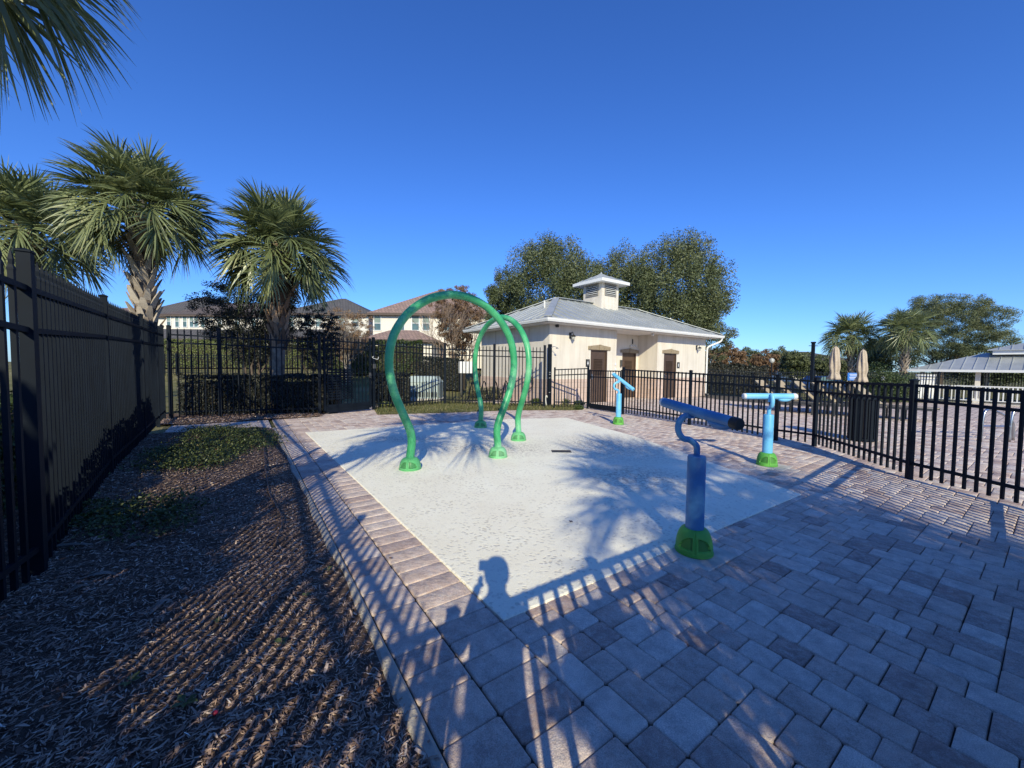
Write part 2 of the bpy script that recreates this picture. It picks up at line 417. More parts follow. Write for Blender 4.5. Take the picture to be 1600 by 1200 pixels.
def stone_wainscot():
    m, nt, b, out = new_mat('wainscot'); v = coords(nt)
    tc = nt.nodes.new('ShaderNodeTexCoord'); sx = nt.nodes.new('ShaderNodeSeparateXYZ'); nt.links.new(tc.outputs['Object'], sx.inputs[0])
    cx = nt.nodes.new('ShaderNodeCombineXYZ'); nt.links.new(math_(nt, 'ADD', sx.outputs[0], sx.outputs[1]), cx.inputs[0]); nt.links.new(sx.outputs[2], cx.inputs[1])
    br = N(nt, 'ShaderNodeTexBrick'); nt.links.new(cx.outputs[0], br.inputs['Vector'])
    br.inputs['Scale'].default_value = 1; br.inputs['Brick Width'].default_value = .4; br.inputs['Row Height'].default_value = .2
    br.inputs['Mortar Size'].default_value = .005; br.inputs['Color1'].default_value = (.62, .47, .39, 1); br.inputs['Color2'].default_value = (.56, .425, .35, 1)
    br.inputs['Mortar'].default_value = (.36, .26, .2, 1)
    nt.links.new(br.outputs['Color'], b.inputs['Base Color']); b.inputs['Roughness'].default_value = .9
    bump(nt, b, br.outputs['Fac'], -.4, .01)
stone_wainscot()
def faded_paint(name, top, faded, low, rough=.38, soft=False):
    """gel coat that has chalked where the sun reaches it: facing up = paler, with drips"""
    m, nt, b, out = new_mat(name); v = coords(nt)
    g = nt.nodes.new('ShaderNodeNewGeometry'); sx = nt.nodes.new('ShaderNodeSeparateXYZ'); nt.links.new(v, sx.inputs[0])
    f = noise(nt, v, 2.2, 3, .5); f2 = noise(nt, v, 40, 4, .7)
    k = math_(nt, 'ADD', math_(nt, 'MULTIPLY', f, .9), math_(nt, 'MULTIPLY', f2, .25))
    c = ramp(nt, k, [(.36, top), (.6, faded), (.8, low)] if not soft else [(.2, top), (.6, faded), (1, low)])
    if soft:
        at_ = N(nt, 'ShaderNodeAttribute', attribute_name='tone'); c = mix(nt, math_(nt, 'MULTIPLY', at_.outputs['Fac'], .5), c, (.010, .05, .008))  # recess faces mixed darker, imitating shade inside the cutouts
    nt.links.new(c, b.inputs['Base Color']); b.inputs['Roughness'].default_value = rough
    bump(nt, b, f2, .12, .003)
faded_paint('arch_green', (.016, .22, .085), (.07, .42, .17), (.28, .62, .36))
faded_paint('arch_foot_green', (.05, .32, .09), (.13, .46, .18), (.36, .66, .42), .45, True)
faded_paint('cannon_blue_dark', (.035, .135, .34), (.065, .23, .46), (.16, .38, .58), .5)
faded_paint('cannon_blue_light', (.09, .40, .70), (.17, .52, .80), (.30, .62, .84), .45)
faded_paint('foot_green', (.06, .30, .04), (.11, .40, .06), (.22, .52, .12), .55, True)
M = MATS

# ================================================================== SETTING
def grid_sheet(name, xs, ys, zoff, m, keep=None, kind='structure'):
    V = [(x, y, T(x, y)+zoff) for y in ys for x in xs]; n = len(xs); F = []
    for j in range(len(ys)-1):
        for i in range(n-1):
            if keep is None or keep((xs[i]+xs[i+1])/2, (ys[j]+ys[j+1])/2): F.append((j*n+i, j*n+i+1, (j+1)*n+i+1, (j+1)*n+i))
    o = link_mesh(name, V, F, m, smooth=True); tag(o, kind=kind); return o
def axis(lo, hi, step, far):
    a = [lo+i*step for i in range(int((hi-lo)/step)+1)]
    l = [lo-far*(k/8)**2 for k in range(8, 0, -1)]; h_ = [hi+far*(k/8)**2 for k in range(1, 9)]
    return l+a+h_
grid_sheet('ground', axis(-40, 40, 1.0, 600), axis(-20, 50, 1.0, 600), -.035, M['lawn'])

PA, PB, PC, PD = G(787, 970), G(477, 676), G(1252, 773), G(885, 653)
EDGE_A = .55                                                # outer edge of the border course
def seg_poly(poly, x, y):
    c = False; n = len(poly)
    for i in range(n):
        x1, y1 = poly[i]; x2, y2 = poly[(i+1) % n]
        if (y1 > y) != (y2 > y) and x < (x2-x1)*(y-y1)/(y2-y1)+x1: c = not c
    return c
pad_poly = [PA, PC, G(1080, 712), G(985, 680), PD, G(800, 655), G(660, 664), PB]
# slab
mb = MB()
cx, cy = sum(p[0] for p in pad_poly)/8, sum(p[1] for p in pad_poly)/8
n = len(pad_poly)
inner = [(p[0]+(cx-p[0])*.003, p[1]+(cy-p[1])*.003) for p in pad_poly]
mb.add([(*p, -.03) for p in pad_poly]+[(*p, .003) for p in pad_poly]+[(*p, .007) for p in inner],
       [(i, (i+1) % n, (i+1) % n+n, i+n) for i in range(n)]+[(i+n, (i+1) % n+n, (i+1) % n+2*n, i+2*n) for i in range(n)]+[tuple(range(2*n, 3*n))])
tag(mb.build('splash_pad_slab', M['splash_pad']), kind='structure')

# sand bed below the stones
bed = [AB(EDGE_A, -3), AB(20, -3), AB(20, 13.5), AB(EDGE_A, 13.5)]
o = link_mesh('paving_bed', [(*p, -.016) for p in bed], [(0, 1, 2, 3)], M['bed_sand']); tag(o, kind='structure')

def paver_fill(a0, a1, b0, b1, inside, cell=.074):
    """greedy fill of a cell grid with 2x2, 3x2, 2x3 and 3x3 stones"""
    na, nb = int((a1-a0)/cell), int((b1-b0)/cell)
    occ = np.zeros((na+4, nb+4), bool); out = []
    rnd = random.Random(5)
    for j in range(nb):
        for i in range(na):
            if occ[i, j]: continue
            opts = [(3, 2), (3, 2), (2, 2), (2, 2), (2, 2), (2, 3)]; rnd.shuffle(opts)
            opts += [(2, 2), (3, 1), (2, 1), (1, 2), (1, 1)]
            def bad(w_, h_):
                if i+w_ > na or j+h_ > nb or occ[i:i+w_, j:j+h_].any(): return True
                # do not leave a one-cell gap to the right
                if w_ > 1 and not occ[i+w_, j] and occ[i+w_+1, j]: return True
                return False
            for w_, h_ in opts:
                if not bad(w_, h_): break
            else:
                w_, h_ = 1, 1
            occ[i:i+w_, j:j+h_] = True
            out.append((a0+i*cell, b0+j*cell, w_*cell, h_*cell))
    return [r for r in out if inside(r[0]+r[2]/2, r[1]+r[3]/2)]
def stones_mesh(name, rects, tones, gap=.0028, bev=.007, zj=.0016, jit=.0012):
    V = []; F4 = []; F8 = []; T4 = []; T8 = []
    rg = random.Random(9)
    for (a, b, wa, wb), t in zip(rects, tones):
        j = lambda: rg.uniform(-jit, jit)
        x0, x1, y0, y1 = a+gap/2+j(), a+wa-gap/2+j(), b+gap/2+j(), b+wb-gap/2+j()
        c = rg.uniform(.007, .014); z = rg.uniform(-zj, zj)-.001; tx, ty = rg.gauss(0, .0035), rg.gauss(0, .0035)
        def ring(e, c):
            return [(x0+e+c, y0+e), (x1-e-c, y0+e), (x1-e, y0+e+c), (x1-e, y1-e-c), (x1-e-c, y1-e), (x0+e+c, y1-e), (x0+e, y1-e-c), (x0+e, y0+e+c)]
        n = len(V); mx, my = (x0+x1)/2, (y0+y1)/2
        for k, (e, dz) in enumerate(((0, -.016), (0.0005, -.007), (bev*.4, -.0022), (bev*1.25, 0))):
            for (pa, pb) in ring(e, c*(1-.25*k/3)):
                V.append((*AB(pa, pb), z+dz+(pa-mx)*tx+(pb-my)*ty))
        for k in range(3):
            for i in range(8):
                F4.append((n+k*8+i, n+k*8+(i+1) % 8, n+k*8+8+(i+1) % 8, n+k*8+8+i)); T4.append(t)
        F8.append(tuple(n+24+i for i in range(8))); T8.append(t)
    o = link_mesh(name, V, F4+F8, M['paver'], tones=T4+T8)
    sm = [True]*len(F4)+[True]*len(F8); o.data.polygons.foreach_set('use_smooth', sm)
    tag(o, kind='structure'); return o
pad_ab = [toAB(*p) for p in pad_poly]
def in_field(a, b):
    if a < A1-.01: return False
    return True
def all_in_pad(a, b, w_, h_): return all(seg_poly(pad_ab, *q) for q in ((a-.01, b-.01), (a+w_+.01, b-.01), (a-.01, b+h_+.01), (a+w_+.01, b+h_+.01)))
PADA = toAB(*PA); A1 = PADA[0]
rects = [r for r in paver_fill(A1-.006, 17, 1.58-40*.074, 13.0, in_field) if not all_in_pad(*r)]
rg = random.Random(3)
def tone(): 
    r = rg.random()
    return rg.uniform(.0, .3) if r < .24 else rg.uniform(.35, .6) if r < .66 else rg.uniform(.6, .85) if r < .93 else rg.uniform(.9, 1)
stones_mesh('paving_stones', rects, [tone() for _ in rects])
# two soldier courses along the pad and the outer course turning towards the path
rows = []
b = -2.0
while b < 13:
    L = rg.choice([.15, .215, .215]); rows.append((EDGE_A, b, .245, L)); b += L
b = -2.05
while b < 13:
    L = rg.choice([.150, .158]); rows.append((EDGE_A+.25, b, A1-EDGE_A-.25-.008, L)); b += L
stones_mesh('border_stones', rows, [.3+.35*rg.random() if rg.random() < .8 else rg.uniform(.1, .2) for _ in rows])
# path in front of the back fence, leading left
pth = [G(236, 684), G(300, 672), G(428, 664)]
rects = paver_fill(-1.3, EDGE_A-.01, 9.65, 11.0, lambda a, b: b > 9.6 and b < 11.1-.0*a)
stones_mesh('path_stones', rects, [.35+.5*rg.random() for _ in rects])
# kerb between mulch and border
mb = MB(); segs = 60
prof = [(-.06, -.05), (-.056, -.004), (-.045, .004), (-.02, .006), (-.006, -.004), (-.006, -.05)]
V = []; F = []
for i in range(segs+1):
    bb = -2+i*(11.55/segs)
    for (pa, pz) in prof:
        wv = .012*math.sin(bb*3.1)+.008*math.sin(bb*7.7)
        V.append((*AB(EDGE_A+pa+(wv if pa < -.044 else 0), bb), pz+random.uniform(-.003, .003)))
    if i:
        n = len(prof)
        for k in range(n-1): F.append(((i-1)*n+k, i*n+k, i*n+k+1, (i-1)*n+k+1))
tag(link_mesh('concrete_kerb', V, F, M['kerb_concrete'], smooth=False), kind='structure')

# mulch bed: low uneven mounds between tall fence and kerb, plus strip before the back fence
KA = EDGE_A-.042
def mulch_z(a, b):
    from mathutils import noise as mn
    e = ss(KA+.02, KA-.35, a)
    z = .01+.035*e+.022*mn.noise(Vector((a*2.1, b*2.1, 0)))*e+.012*mn.noise(Vector((a*7, b*7, 3)))
    return z-.02*(1-e)
V = []; F = []; aa = [-3.4+i*.09 for i in range(int((KA+3.4)/.09)+1)]+[KA]; bb = [-2.5+i*.09 for i in range(int(12.1/.09)+1)]
for b in bb:
    for a in aa: V.append((*AB(a, b), mulch_z(a, b)))
n = len(aa)
for j in range(len(bb)-1):
    for i in range(n-1): F.append((j*n+i, j*n+i+1, (j+1)*n+i+1, (j+1)*n+i))
tag(link_mesh('mulch_bed', V, F, M['mulch_soil'], smooth=True), kind='structure')
V = []; F = []; aa = [-3.4+i*.1 for i in range(60)]; bb = [10.95+i*.1 for i in range(26)]
def mulch2_z(a, b): return .012+.02*math.sin(a*3+b*2)*math.sin(b*5)*.5
bk_poly = [toAB(*G(232, 664)), toAB(*G(300, 664)), toAB(*G(430, 657)), toAB(*G(500, 655)), toAB(*G(505, 643)), (1.9, 14), (-3.4, 14), (-3.4, 11.2)]
for b in bb:
    for a in aa: V.append((*AB(a, b), mulch2_z(a, b)))
n = 60
for j in range(25):
    for i in range(n-1):
        if seg_poly(bk_poly, aa[i]+.05, bb[j]+.05): F.append((j*n+i, j*n+i+1, (j+1)*n+i+1, (j+1)*n+i))
tag(link_mesh('back_mulch_bed', V, F, M['mulch_soil'], smooth=True), kind='structure')

def chips(name, n, area, zf, size=(.02, .06), near_bias=True):
    """shredded bark: bent slivers with random attitude"""
    P = []; 
    rg2 = random.Random(name)
    while len(P) < n:
        a, b = area(rg2)
        P.append((a, b))
    V = np.zeros((n, 6, 3)); tn = np.zeros(n)
    for i, (a, b) in enumerate(P):
        x, y = AB(a, b); z = zf(a, b)
        L = rg2.uniform(*size)*(1 if rg2.random() < .93 else 1.7); wd = L*rg2.uniform(.10, .3)
        az = rg2.uniform(0, 2*math.pi); el = rg2.gauss(0, .2); tw = rg2.gauss(0, .4)
        dx = Vector((math.cos(az)*math.cos(el), math.sin(az)*math.cos(el), math.sin(el)))
        sd = Vector((-math.sin(az), math.cos(az), 0)); up = dx.cross(sd)
        sd = (sd*math.cos(tw)+up*math.sin(tw))*wd*.5; bend = up*L*rg2.uniform(-.12, .12)
        c = Vector((x, y, z+rg2.uniform(.002, .014)))
        taper = rg2.uniform(.2, .9)
        V[i] = [c-dx*L/2-sd*taper, c-dx*L/2+sd*taper, c+bend-sd, c+bend+sd, c+dx*L/2-sd*taper*.6, c+dx*L/2+sd*taper*.6]
        tn[i] = min(1, max(0, rg2.gauss(.42, .22)))
    idx = np.arange(n)[:, None]*6
    F = np.concatenate([idx+np.array([0, 2, 3, 1]), idx+np.array([2, 4, 5, 3])])
    return link_mesh(name, V.reshape(-1, 3), F, M['mulch_chip'], tones=np.concatenate([tn, tn]))
def near_area(rg2):
    while True:
        b = 1.0+8.6*(rg2.random()**2.0); a = rg2.uniform(-1.75, KA+.02)
        if rg2.random() < .35+.65*ss(KA+.02, KA-.2, a): return a, b
o = chips('bark_mulch', 105000, near_area, mulch_z, (.010, .034)); tag(o, 'brown shredded bark mulch covering the bed between tall fence and kerb', 'mulch', kind='stuff')
def back_area(rg2):
    while True:
        a = rg2.uniform(-1.8, 2.4); b = rg2.uniform(11.0, 12.6)
        if seg_poly(bk_poly, a, b): return a, b
o = chips('bark_mulch', 6000, back_area, mulch2_z, (.03, .09)); tag(o, 'brown bark mulch strip at the foot of the back fence left of the gate', 'mulch', kind='stuff')

# -------------------------------------------------- leaves: generic clouds
def leaf_mesh(name, P, Nn, size, m, parent=None, tones=None, aspect=.5, world=True, fold=.25, seed=1):
    """one folded lozenge per point. P (n,3) positions, Nn (n,3) rough normals"""
    g = np.random.default_rng(seed); n = len(P)
    nr = Nn+g.normal(0, .7, (n, 3)); nr /= np.linalg.norm(nr, axis=1)[:, None]+1e-9
    t = g.normal(0, 1, (n, 3)); t -= nr*(t*nr).sum(1)[:, None]; t /= np.linalg.norm(t, axis=1)[:, None]+1e-9
    s = np.cross(nr, t); L = (size*g.uniform(.6, 1.35, n))[:, None]
    a = P-t*L*.5; b = P+t*L*.5; c = P+s*L*aspect*.5+nr*L*fold*.3; d_ = P-s*L*aspect*.5+nr*L*fold*.3
    V = np.stack([a, c, b, d_], 1).reshape(-1, 3)
    idx = np.arange(n)[:, None]*4; F = np.concatenate([idx+np.array([0, 1, 2]), idx+np.array([0, 2, 3])])
    if tones is None: tones = g.uniform(0, 1, n)
    tones = np.clip(tones, 0, 1)
    return link_mesh(name, V, F, m, parent, world=world, tones=np.concatenate([tones, tones]))

def cover_patch(name, poly, n, size, h, m, zf, label, cat, seed, tmean=.45, fallout=.12):
    g = random.Random(seed); xs = [p[0] for p in poly]; ys = [p[1] for p in poly]; P = []; Nn = []; tn = []
    from mathutils import noise as mn
    while len(P) < n:
        a, b = g.uniform(min(xs)-.2, max(xs)+.2), g.uniform(min(ys)-.2, max(ys)+.2)
        a2, b2 = a+g.gauss(0, fallout), b+g.gauss(0, fallout)
        if not seg_poly(poly, a2, b2): continue
        dn = mn.noise(Vector((a*5, b*5, seed)))
        if dn < -.22 and g.random() < .8: continue
        x, y = AB(a, b); hh = h*(.35+.65*max(0, min(1, .5+dn)))
        z = zf(a, b)+g.random()**.6*hh
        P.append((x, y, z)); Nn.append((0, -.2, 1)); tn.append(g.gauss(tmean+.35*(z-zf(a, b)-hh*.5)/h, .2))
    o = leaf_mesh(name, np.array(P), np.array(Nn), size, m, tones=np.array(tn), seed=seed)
    tag(o, label, cat, kind='stuff'); return o
poly1 = [toAB(*G(px, py)) for px, py in ((225, 742), (300, 742), (350, 735), (385, 712), (420, 700), (432, 682), (360, 674), (300, 675), (290, 700), (240, 715))]
cover_patch('ground_cover', poly1, 17000, .033, .12, M['cover_leaf'], mulch_z, 'low leafy green ground cover with small leaves at the far end of the mulch bed', 'ground cover', 4, .32)
poly2 = [toAB(*G(px, py)) for px, py in ((110, 845), (200, 850), (290, 838), (305, 800), (245, 792), (170, 800), (110, 815))]
cover_patch('ground_cover', poly2, 2600, .034, .12, M['cover_leaf'], mulch_z, 'smaller patch of green ground cover beside the tall fence, mostly in shade', 'ground cover', 5, .3)

# -------------------------------------------------- small weeds in the mulch
def weed(px, py, s, label, red=0):
    x, y = G(px, py); a, b = toAB(x, y); z = mulch_z(a, b)
    t = thing('weed_seedling', (x, y, z), label, 'weed', 'green weed seedlings in the mulch bed')
    mb = MB()
    for i in range(7):
        az = i*2.4+random.random(); L = s*random.uniform(.7, 1.1); d_ = Vector((math.cos(az), math.sin(az), .35)); sd = Vector((-math.sin(az), math.cos(az), 0))
        p0 = Vector((0, 0, .012)); p1 = p0+d_*L*.55; p2 = p0+d_*L+Vector((0, 0, -.15*L))
        mb.add([p0, p1-sd*L*.28, p1+Vector((0, 0, -.05*L)), p1+sd*L*.28, p2], [(0, 1, 2), (0, 2, 3), (1, 4, 2), (2, 4, 3)], .35+.5*random.random())
    mb.build('leaf_rosette', M['cover_leaf'], t, tones=True)
    mb = MB(); mb.tube([(0, 0, -.01), (.002, 0, .012), (0, .002, .03)], [.003, .0025, .0015], 5); mb.build('stem', M['twig'], t)
for px, py, s, l in ((290, 1122, .050, 'broad leaved green weed at the front of the mulch bed, lowest of the weeds'),
                     (440, 1020, .035, 'small yellow green weed in the striped light near the front of the mulch bed'),
                     (342, 985, .030, 'thin green weed in the middle of the mulch bed between shadow stripes'),
                     (205, 1082, .045, 'dim green weed in the shaded front left of the mulch bed'),
                     (512, 893, .035, 'small green weed growing beside the kerb'),
                     (478, 945, .030, 'little weed sprout close to the kerb below the larger one')):
    weed(px, py, s, l)
def debris():
    x, y = G(594, 1083); a, b = toAB(x, y); mb = MB(); mb.lathe([(.002, -.008), (.012, -.004), (.013, .003), (.004, .010)], (x, y, mulch_z(a, b)+.015), 10)
    tag(mb.build('round_seed', M['rust_seed'], smooth=True), 'round orange brown seed lying in the mulch near the kerb', 'seed')
simple('rust_seed', (.42, .16, .07), .6)
simple('berry_red', (.5, .03, .06), .4)
debris()
x, y = G(337, 1140); a, b = toAB(x, y); mb = MB(); mb.lathe([(.002, -.006), (.009, -.003), (.010, .003), (.003, .008)], (x, y, mulch_z(a, b)+.02), 10)
tag(mb.build('berry', M['berry_red'], smooth=True), 'tiny bright red berry lying on the mulch at the front', 'berry')
# irrigation line
pts = [(*G(px, py), 0) for px, py in ((412, 700), (414, 735), (420, 775), (432, 800), (440, 822), (438, 840), (430, 862))]
pts = [Vector((p[0], p[1], mulch_z(*toAB(p[0], p[1]))+.022+.012*math.sin(i*2))) for i, p in enumerate(pts)]
mb = MB(); mb.tube(spline(pts, 6), .008, 8)
tag(mb.build('irrigation_tube', M['hose_brown'], smooth=True), 'thin brown irrigation tube snaking over the mulch beside the kerb', 'hose')
# bigger strips of bark lying about
def strip(px, py, L, az, label):
    x, y = G(px, py); a, b = toAB(x, y); z = mulch_z(a, b)+.02; mb = MB(); c, s = math.cos(az), math.sin(az); rows_ = []
    for i in range(7):
        u = i/6-.5; wd = .02*(1-abs(u)*1.6)+.003; off = .02*math.sin(u*4)
        rows_.append((x+c*L*u-s*off, y+s*L*u+c*off, z+.012*math.cos(u*5), wd))
    V = []
    for (X, Y, Z, wd) in rows_:
        V += [(X-s*wd, Y+c*wd, Z-.003), (X, Y, Z+.004), (X+s*wd, Y-c*wd, Z-.003)]
    F = []
    for i in range(6): F += [(i*3, i*3+3, i*3+4, i*3+1), (i*3+1, i*3+4, i*3+5, i*3+2)]
    tag(link_mesh('bark_strip', V, F, M['palm_bark'], smooth=True), label, 'bark', 'long strips of bark on the mulch')
strip(100, 868, .32, .2, 'longest pale strip of bark lying beside the tall fence')
strip(155, 912, .16, .1, 'short grey bark strip in the shaded mulch')
strip(250, 962, .12, 1.3, 'pale bark strip standing out near the middle of the mulch bed')
strip(120, 938, .10, .9, 'curled white bark strip in the dark part of the mulch bed')
strip(205, 866, .07, .4, 'small white bark strip behind the other strips')

# -------------------------------------------------- grass verge before the back fence
gp = [toAB(*G(px, py)) for px, py in ((590, 648), (700, 645), (800, 641), (905, 641), (905, 632), (858, 633), (700, 628), (582, 636))]
def verge(name, poly, n, hgt, label, seed, T_=lambda x, y: 0, dens=0, tmean=.55):
    g = random.Random(seed); xs = [p[0] for p in poly]; ys = [p[1] for p in poly]; V = []; F = []; tn = []
    from mathutils import noise as mn
    k = 0
    while k < n:
        a, b = g.uniform(min(xs), max(xs)), g.uniform(min(ys), max(ys))
        if not seg_poly(poly, a, b): continue
        if mn.noise(Vector((a*3, b*3, seed))) < dens and g.random() < .75: continue
        x, y = AB(a, b); az = g.uniform(0, 6.28); L = hgt*g.uniform(.4, 1.3); ln = g.uniform(.1, .9)
        sd = Vector((math.cos(az), math.sin(az), 0))*g.uniform(.004, .009); dr = Vector((-math.sin(az), math.cos(az), 0))*L*ln
        p = Vector((x, y, -.02+T_(x, y)))
        i = len(V); V += [p-sd, p+sd, p+dr*.5+Vector((0, 0, L*.7))+sd*.7, p+dr*.5+Vector((0, 0, L*.7))-sd*.7, p+dr+Vector((0, 0, L))]
        F += [(i, i+1, i+2, i+3), (i+3, i+2, i+4)]; t = g.gauss(tmean, .22); tn += [t, t]; k += 1
    o = link_mesh(name, V, F, M['grass_blade'], tones=np.clip(tn, 0, 1)); tag(o, label, 'grass', kind='stuff')
verge('verge_grass', gp, 14000, .085, 'short yellowing grass and weeds in the verge below the back fence', 8)
o = link_mesh('verge_soil', [(*AB(*p), .004) for p in gp], [tuple(range(len(gp)))], M['lawn']); tag(o, kind='structure')

# ================================================================== FENCES
BP = M['black_paint']
def fence_line(root, pts, hts, bottoms=None, post=.065, pick=.019, gap=.105, rails=(.13, .36), low=.17, spear=True, proud=.03, skip=(), gate=None, sph=.07):
    """posts at pts; hts = post heights; rails measured down from the picket top"""
    for i, (p, h) in enumerate(zip(pts, hts)):
        z0 = T(*p)-.05; mb = MB(); az = math.atan2(pts[min(i+1, len(pts)-1)][1]-pts[max(i-1, 0)][1], pts[min(i+1, len(pts)-1)][0]-pts[max(i-1, 0)][0])
        if i in skip: continue
        mb.box((p[0], p[1], (z0+h)/2), (post, post, h-z0), az)
        po = mb.build('post', BP, root, world=True)
        mb = MB(); mb.box((p[0], p[1], h+.008), (post+.014, post+.014, .016), az, bev=.004)
        mb.add([Vector((p[0], p[1], 0))+Matrix.Rotation(az, 3, 'Z')@Vector(v) for v in ((-.03, -.03, h+.016), (.03, -.03, h+.016), (.03, .03, h+.016), (-.03, .03, h+.016), (0, 0, h+.03))], [(0, 1, 4), (1, 2, 4), (2, 3, 4), (3, 0, 4)])
        mb.build('post_cap', BP, po, world=True)
    for i in range(len(pts)-1):
        if gate and i in gate: continue
        a = Vector((*pts[i], 0)); b = Vector((*pts[i+1], 0)); L = (b-a).length; d_ = (b-a).normalized(); az = math.atan2(d_.y, d_.x)
        a2 = a+d_*post/2; b2 = b-d_*post/2; n = max(1, round((L-post)/gap)-1)
        h0, h1 = hts[i]-proud, hts[i+1]-proud
        g0, g1 = T(*pts[i]), T(*pts[i+1])
        mb = MB()
        for k in range(n):
            u = (k+1)/(n+1); p = a2.lerp(b2, u); zt = h0+(h1-h0)*u; zb = g0+(g1-g0)*u+.05
            zt2 = zt-sph if spear else zt-.012
            c, s = math.cos(az), math.sin(az); hw = pick/2
            mb.box((p.x, p.y, (zb+zt2)/2), (pick, pick, zt2-zb), az)
            if spear:
                rot = Matrix.Rotation(az, 3, 'Z')
                ring = lambda r, z: [Vector((p.x, p.y, z))+rot@Vector((x*r, y*r, 0)) for x, y in ((-1, -1), (1, -1), (1, 1), (-1, 1))]
                vs = ring(hw*1.15, zt2)+ring(hw*1.15, zt2+.012)+ring(hw*.62, zt2+sph*.25)+ring(hw*.85, zt2+sph*.48)+[Vector((p.x, p.y, zt))]
                fs = [(q*4+k2, q*4+(k2+1) % 4, q*4+4+(k2+1) % 4, q*4+4+k2) for q in range(3) for k2 in range(4)]+[(12+k2, 12+(k2+1) % 4, 16) for k2 in range(4)]
                mb.add(vs, fs)
        pn = mb.build('picket_panel', BP, root, world=True)
        for r in list(rails)+['low']:
            if r == 'low': za, zb = g0+low, g1+low
            else: za, zb = h0-r, h1-r
            mb = MB(); mb.beam((a2.x, a2.y, za), (b2.x, b2.y, zb), .030, .034)
            mb.build('rail', BP, pn, world=True)
def lerp2(p, q, t): return (p[0]+(q[0]-p[0])*t, p[1]+(q[1]-p[1])*t)
# tall fence down the left side
c_p1, c_p2, c_c = G(62, 905), G(172, 745), G(257, 655)
dirn = (Vector(c_p2)-Vector(c_p1)).normalized()
pts = [c_p1, c_p2, lerp2(c_p2, c_c, .46), lerp2(c_p2, c_c, .80), c_c]; hts = [2.0, 2.11, 2.17, 2.2, 2.235]
back = []
p = Vector(c_p1); tgt = Vector(AB(-1.42, -.1)); tg2 = Vector(AB(-1.40, -3.2))
back = [tuple(p.lerp(tgt, 1)), tuple(p.lerp(tgt, .5))]
pts = [tuple(tg2)]+back+pts; hts = [2.22, 2.22, 2.12]+hts
t = thing('tall_fence', (*pts[3], 0), 'tall black spear topped fence down the left side of the mulch bed', 'fence', 'tall black spear topped fences')
fence_line(t, pts, hts, post=.058, pick=.024, gap=.108, rails=(.20, .45), low=.2, sph=.125, proud=.01)
# back fence, left of the gate
t = thing('tall_fence', (*G(345, 652), 0), 'tall black spear topped fence between left corner and gate, before the dark hedge', 'fence', 'tall black spear topped fences')
fence_line(t, [(c_c[0]+.12, c_c[1]+.05), G(345, 652), G(500, 648)], [2.235, 2.215, 2.15], rails=(.17, .36), post=.07, pick=.024, gap=.125)
# gate
ga, gb = Vector((*G(506, 648), 0)), Vector((*G(580, 641), 0)); gd = (gb-ga).normalized()
t = thing('pedestrian_gate', (ga.x, ga.y, 0), 'tall black metal gate with perforated lower panel in the back fence', 'gate')
gu = (gb-ga).length; perp = Vector((-gd.y, gd.x, 0)); az = math.atan2(gd.y, gd.x)
mb = MB()
for u in (0.03, gu-.03): q = ga+gd*u; mb.box((q.x, q.y, 1.12), (.05, .05, 2.06), az)
for z in (.18, 1.80, 2.0): mb.beam((ga+gd*.05)+Vector((0, 0, z)), (gb-gd*.05)+Vector((0, 0, z)), .035, .035)
mb.build('gate_frame', BP, t, world=True)
mb = MB()
for k in range(1, int(gu/.115)): q = ga+gd*(k*.115); mb.box((q.x, q.y, 1.14), (.022, .022, 1.92), az); mb.add([q+Vector((-.011, 0, 2.10)), q+Vector((.011, 0, 2.10)), q+Vector((0, .011, 2.10)), q+Vector((0, 0, 2.17))], [(0, 1, 3), (1, 2, 3), (2, 0, 3)])
mb.build('picket_panel', BP, t, world=True)
mb = MB(); q = (ga+gb)/2; mb.box((q.x, q.y, .15), (gu-.12, .018, .22), az); mb.build('kick_plate', BP, t, world=True)
mb = MB()
for k in range(12): mb.beam(ga+gd*.1-perp*.03+Vector((0, 0, .42+k*.072)), ga+gd*(gu*.58)-perp*.03+Vector((0, 0, .42+k*.072)), .006, .042)
for k in range(7): q = ga+gd*(.1+k*(gu*.58-.1)/6)-perp*.036; mb.box((q.x, q.y, .82), (.03, .006, .88), az)
mb.build('mesh_guard', BP, t, world=True)
mb = MB(); q = gb-gd*.06-perp*.05; mb.box((q.x, q.y, 1.05), (.06, .06, .16), az, bev=.01); mb.tube([q+Vector((0, 0, 1.05))-perp*.02, q+Vector((0, 0, 1.05))-perp*.08, q-gd*.13+Vector((0, 0, 1.05))-perp*.08], .010, 8)
mb.build('latch', M['dark_grey'], t, world=True)
for z in (.5, 1.7):
    mb = MB(); q = ga-gd*.01-perp*.03; mb.tube([q+Vector((0, 0, z-.06)), q+Vector((0, 0, z+.06))], .014, 8); mb.build('hinge', BP, t, world=True)
t = thing('tall_fence', (*G(582, 640), 0), 'tall black picket fence from the gate to the shower post, pale box behind', 'fence', 'tall black spear topped fences')
fence_line(t, [G(584, 640), G(695, 632), lerp2(G(695, 632), G(853, 637), .5), G(850, 637)], [2.175, 2.13, 2.09, 2.05], rails=(.17, .36), post=.075, pick=.024, gap=.12)
# keypad with conduit on the gate post
t = thing('gate_keypad', (*G(584, 641), 1.2), 'small grey keypad box with a loose cable on the post right of the gate', 'keypad')
q = Vector((*G(584, 641), 0))-perp*.05
mb = MB(); mb.box((q.x, q.y, 1.32), (.09, .05, .14), az, bev=.008); mb.build('housing', M['dark_grey'], t, world=True)
mb = MB(); mb.tube(spline([q+Vector((-.02, 0, 1.62)), q+Vector((-.05, -.03, 1.58)), q+Vector((.1, -.03, 1.53)), q+Vector((.12, 0, 1.60))]), .006, 6); mb.build('cable', M['white_plastic'], t, world=True)

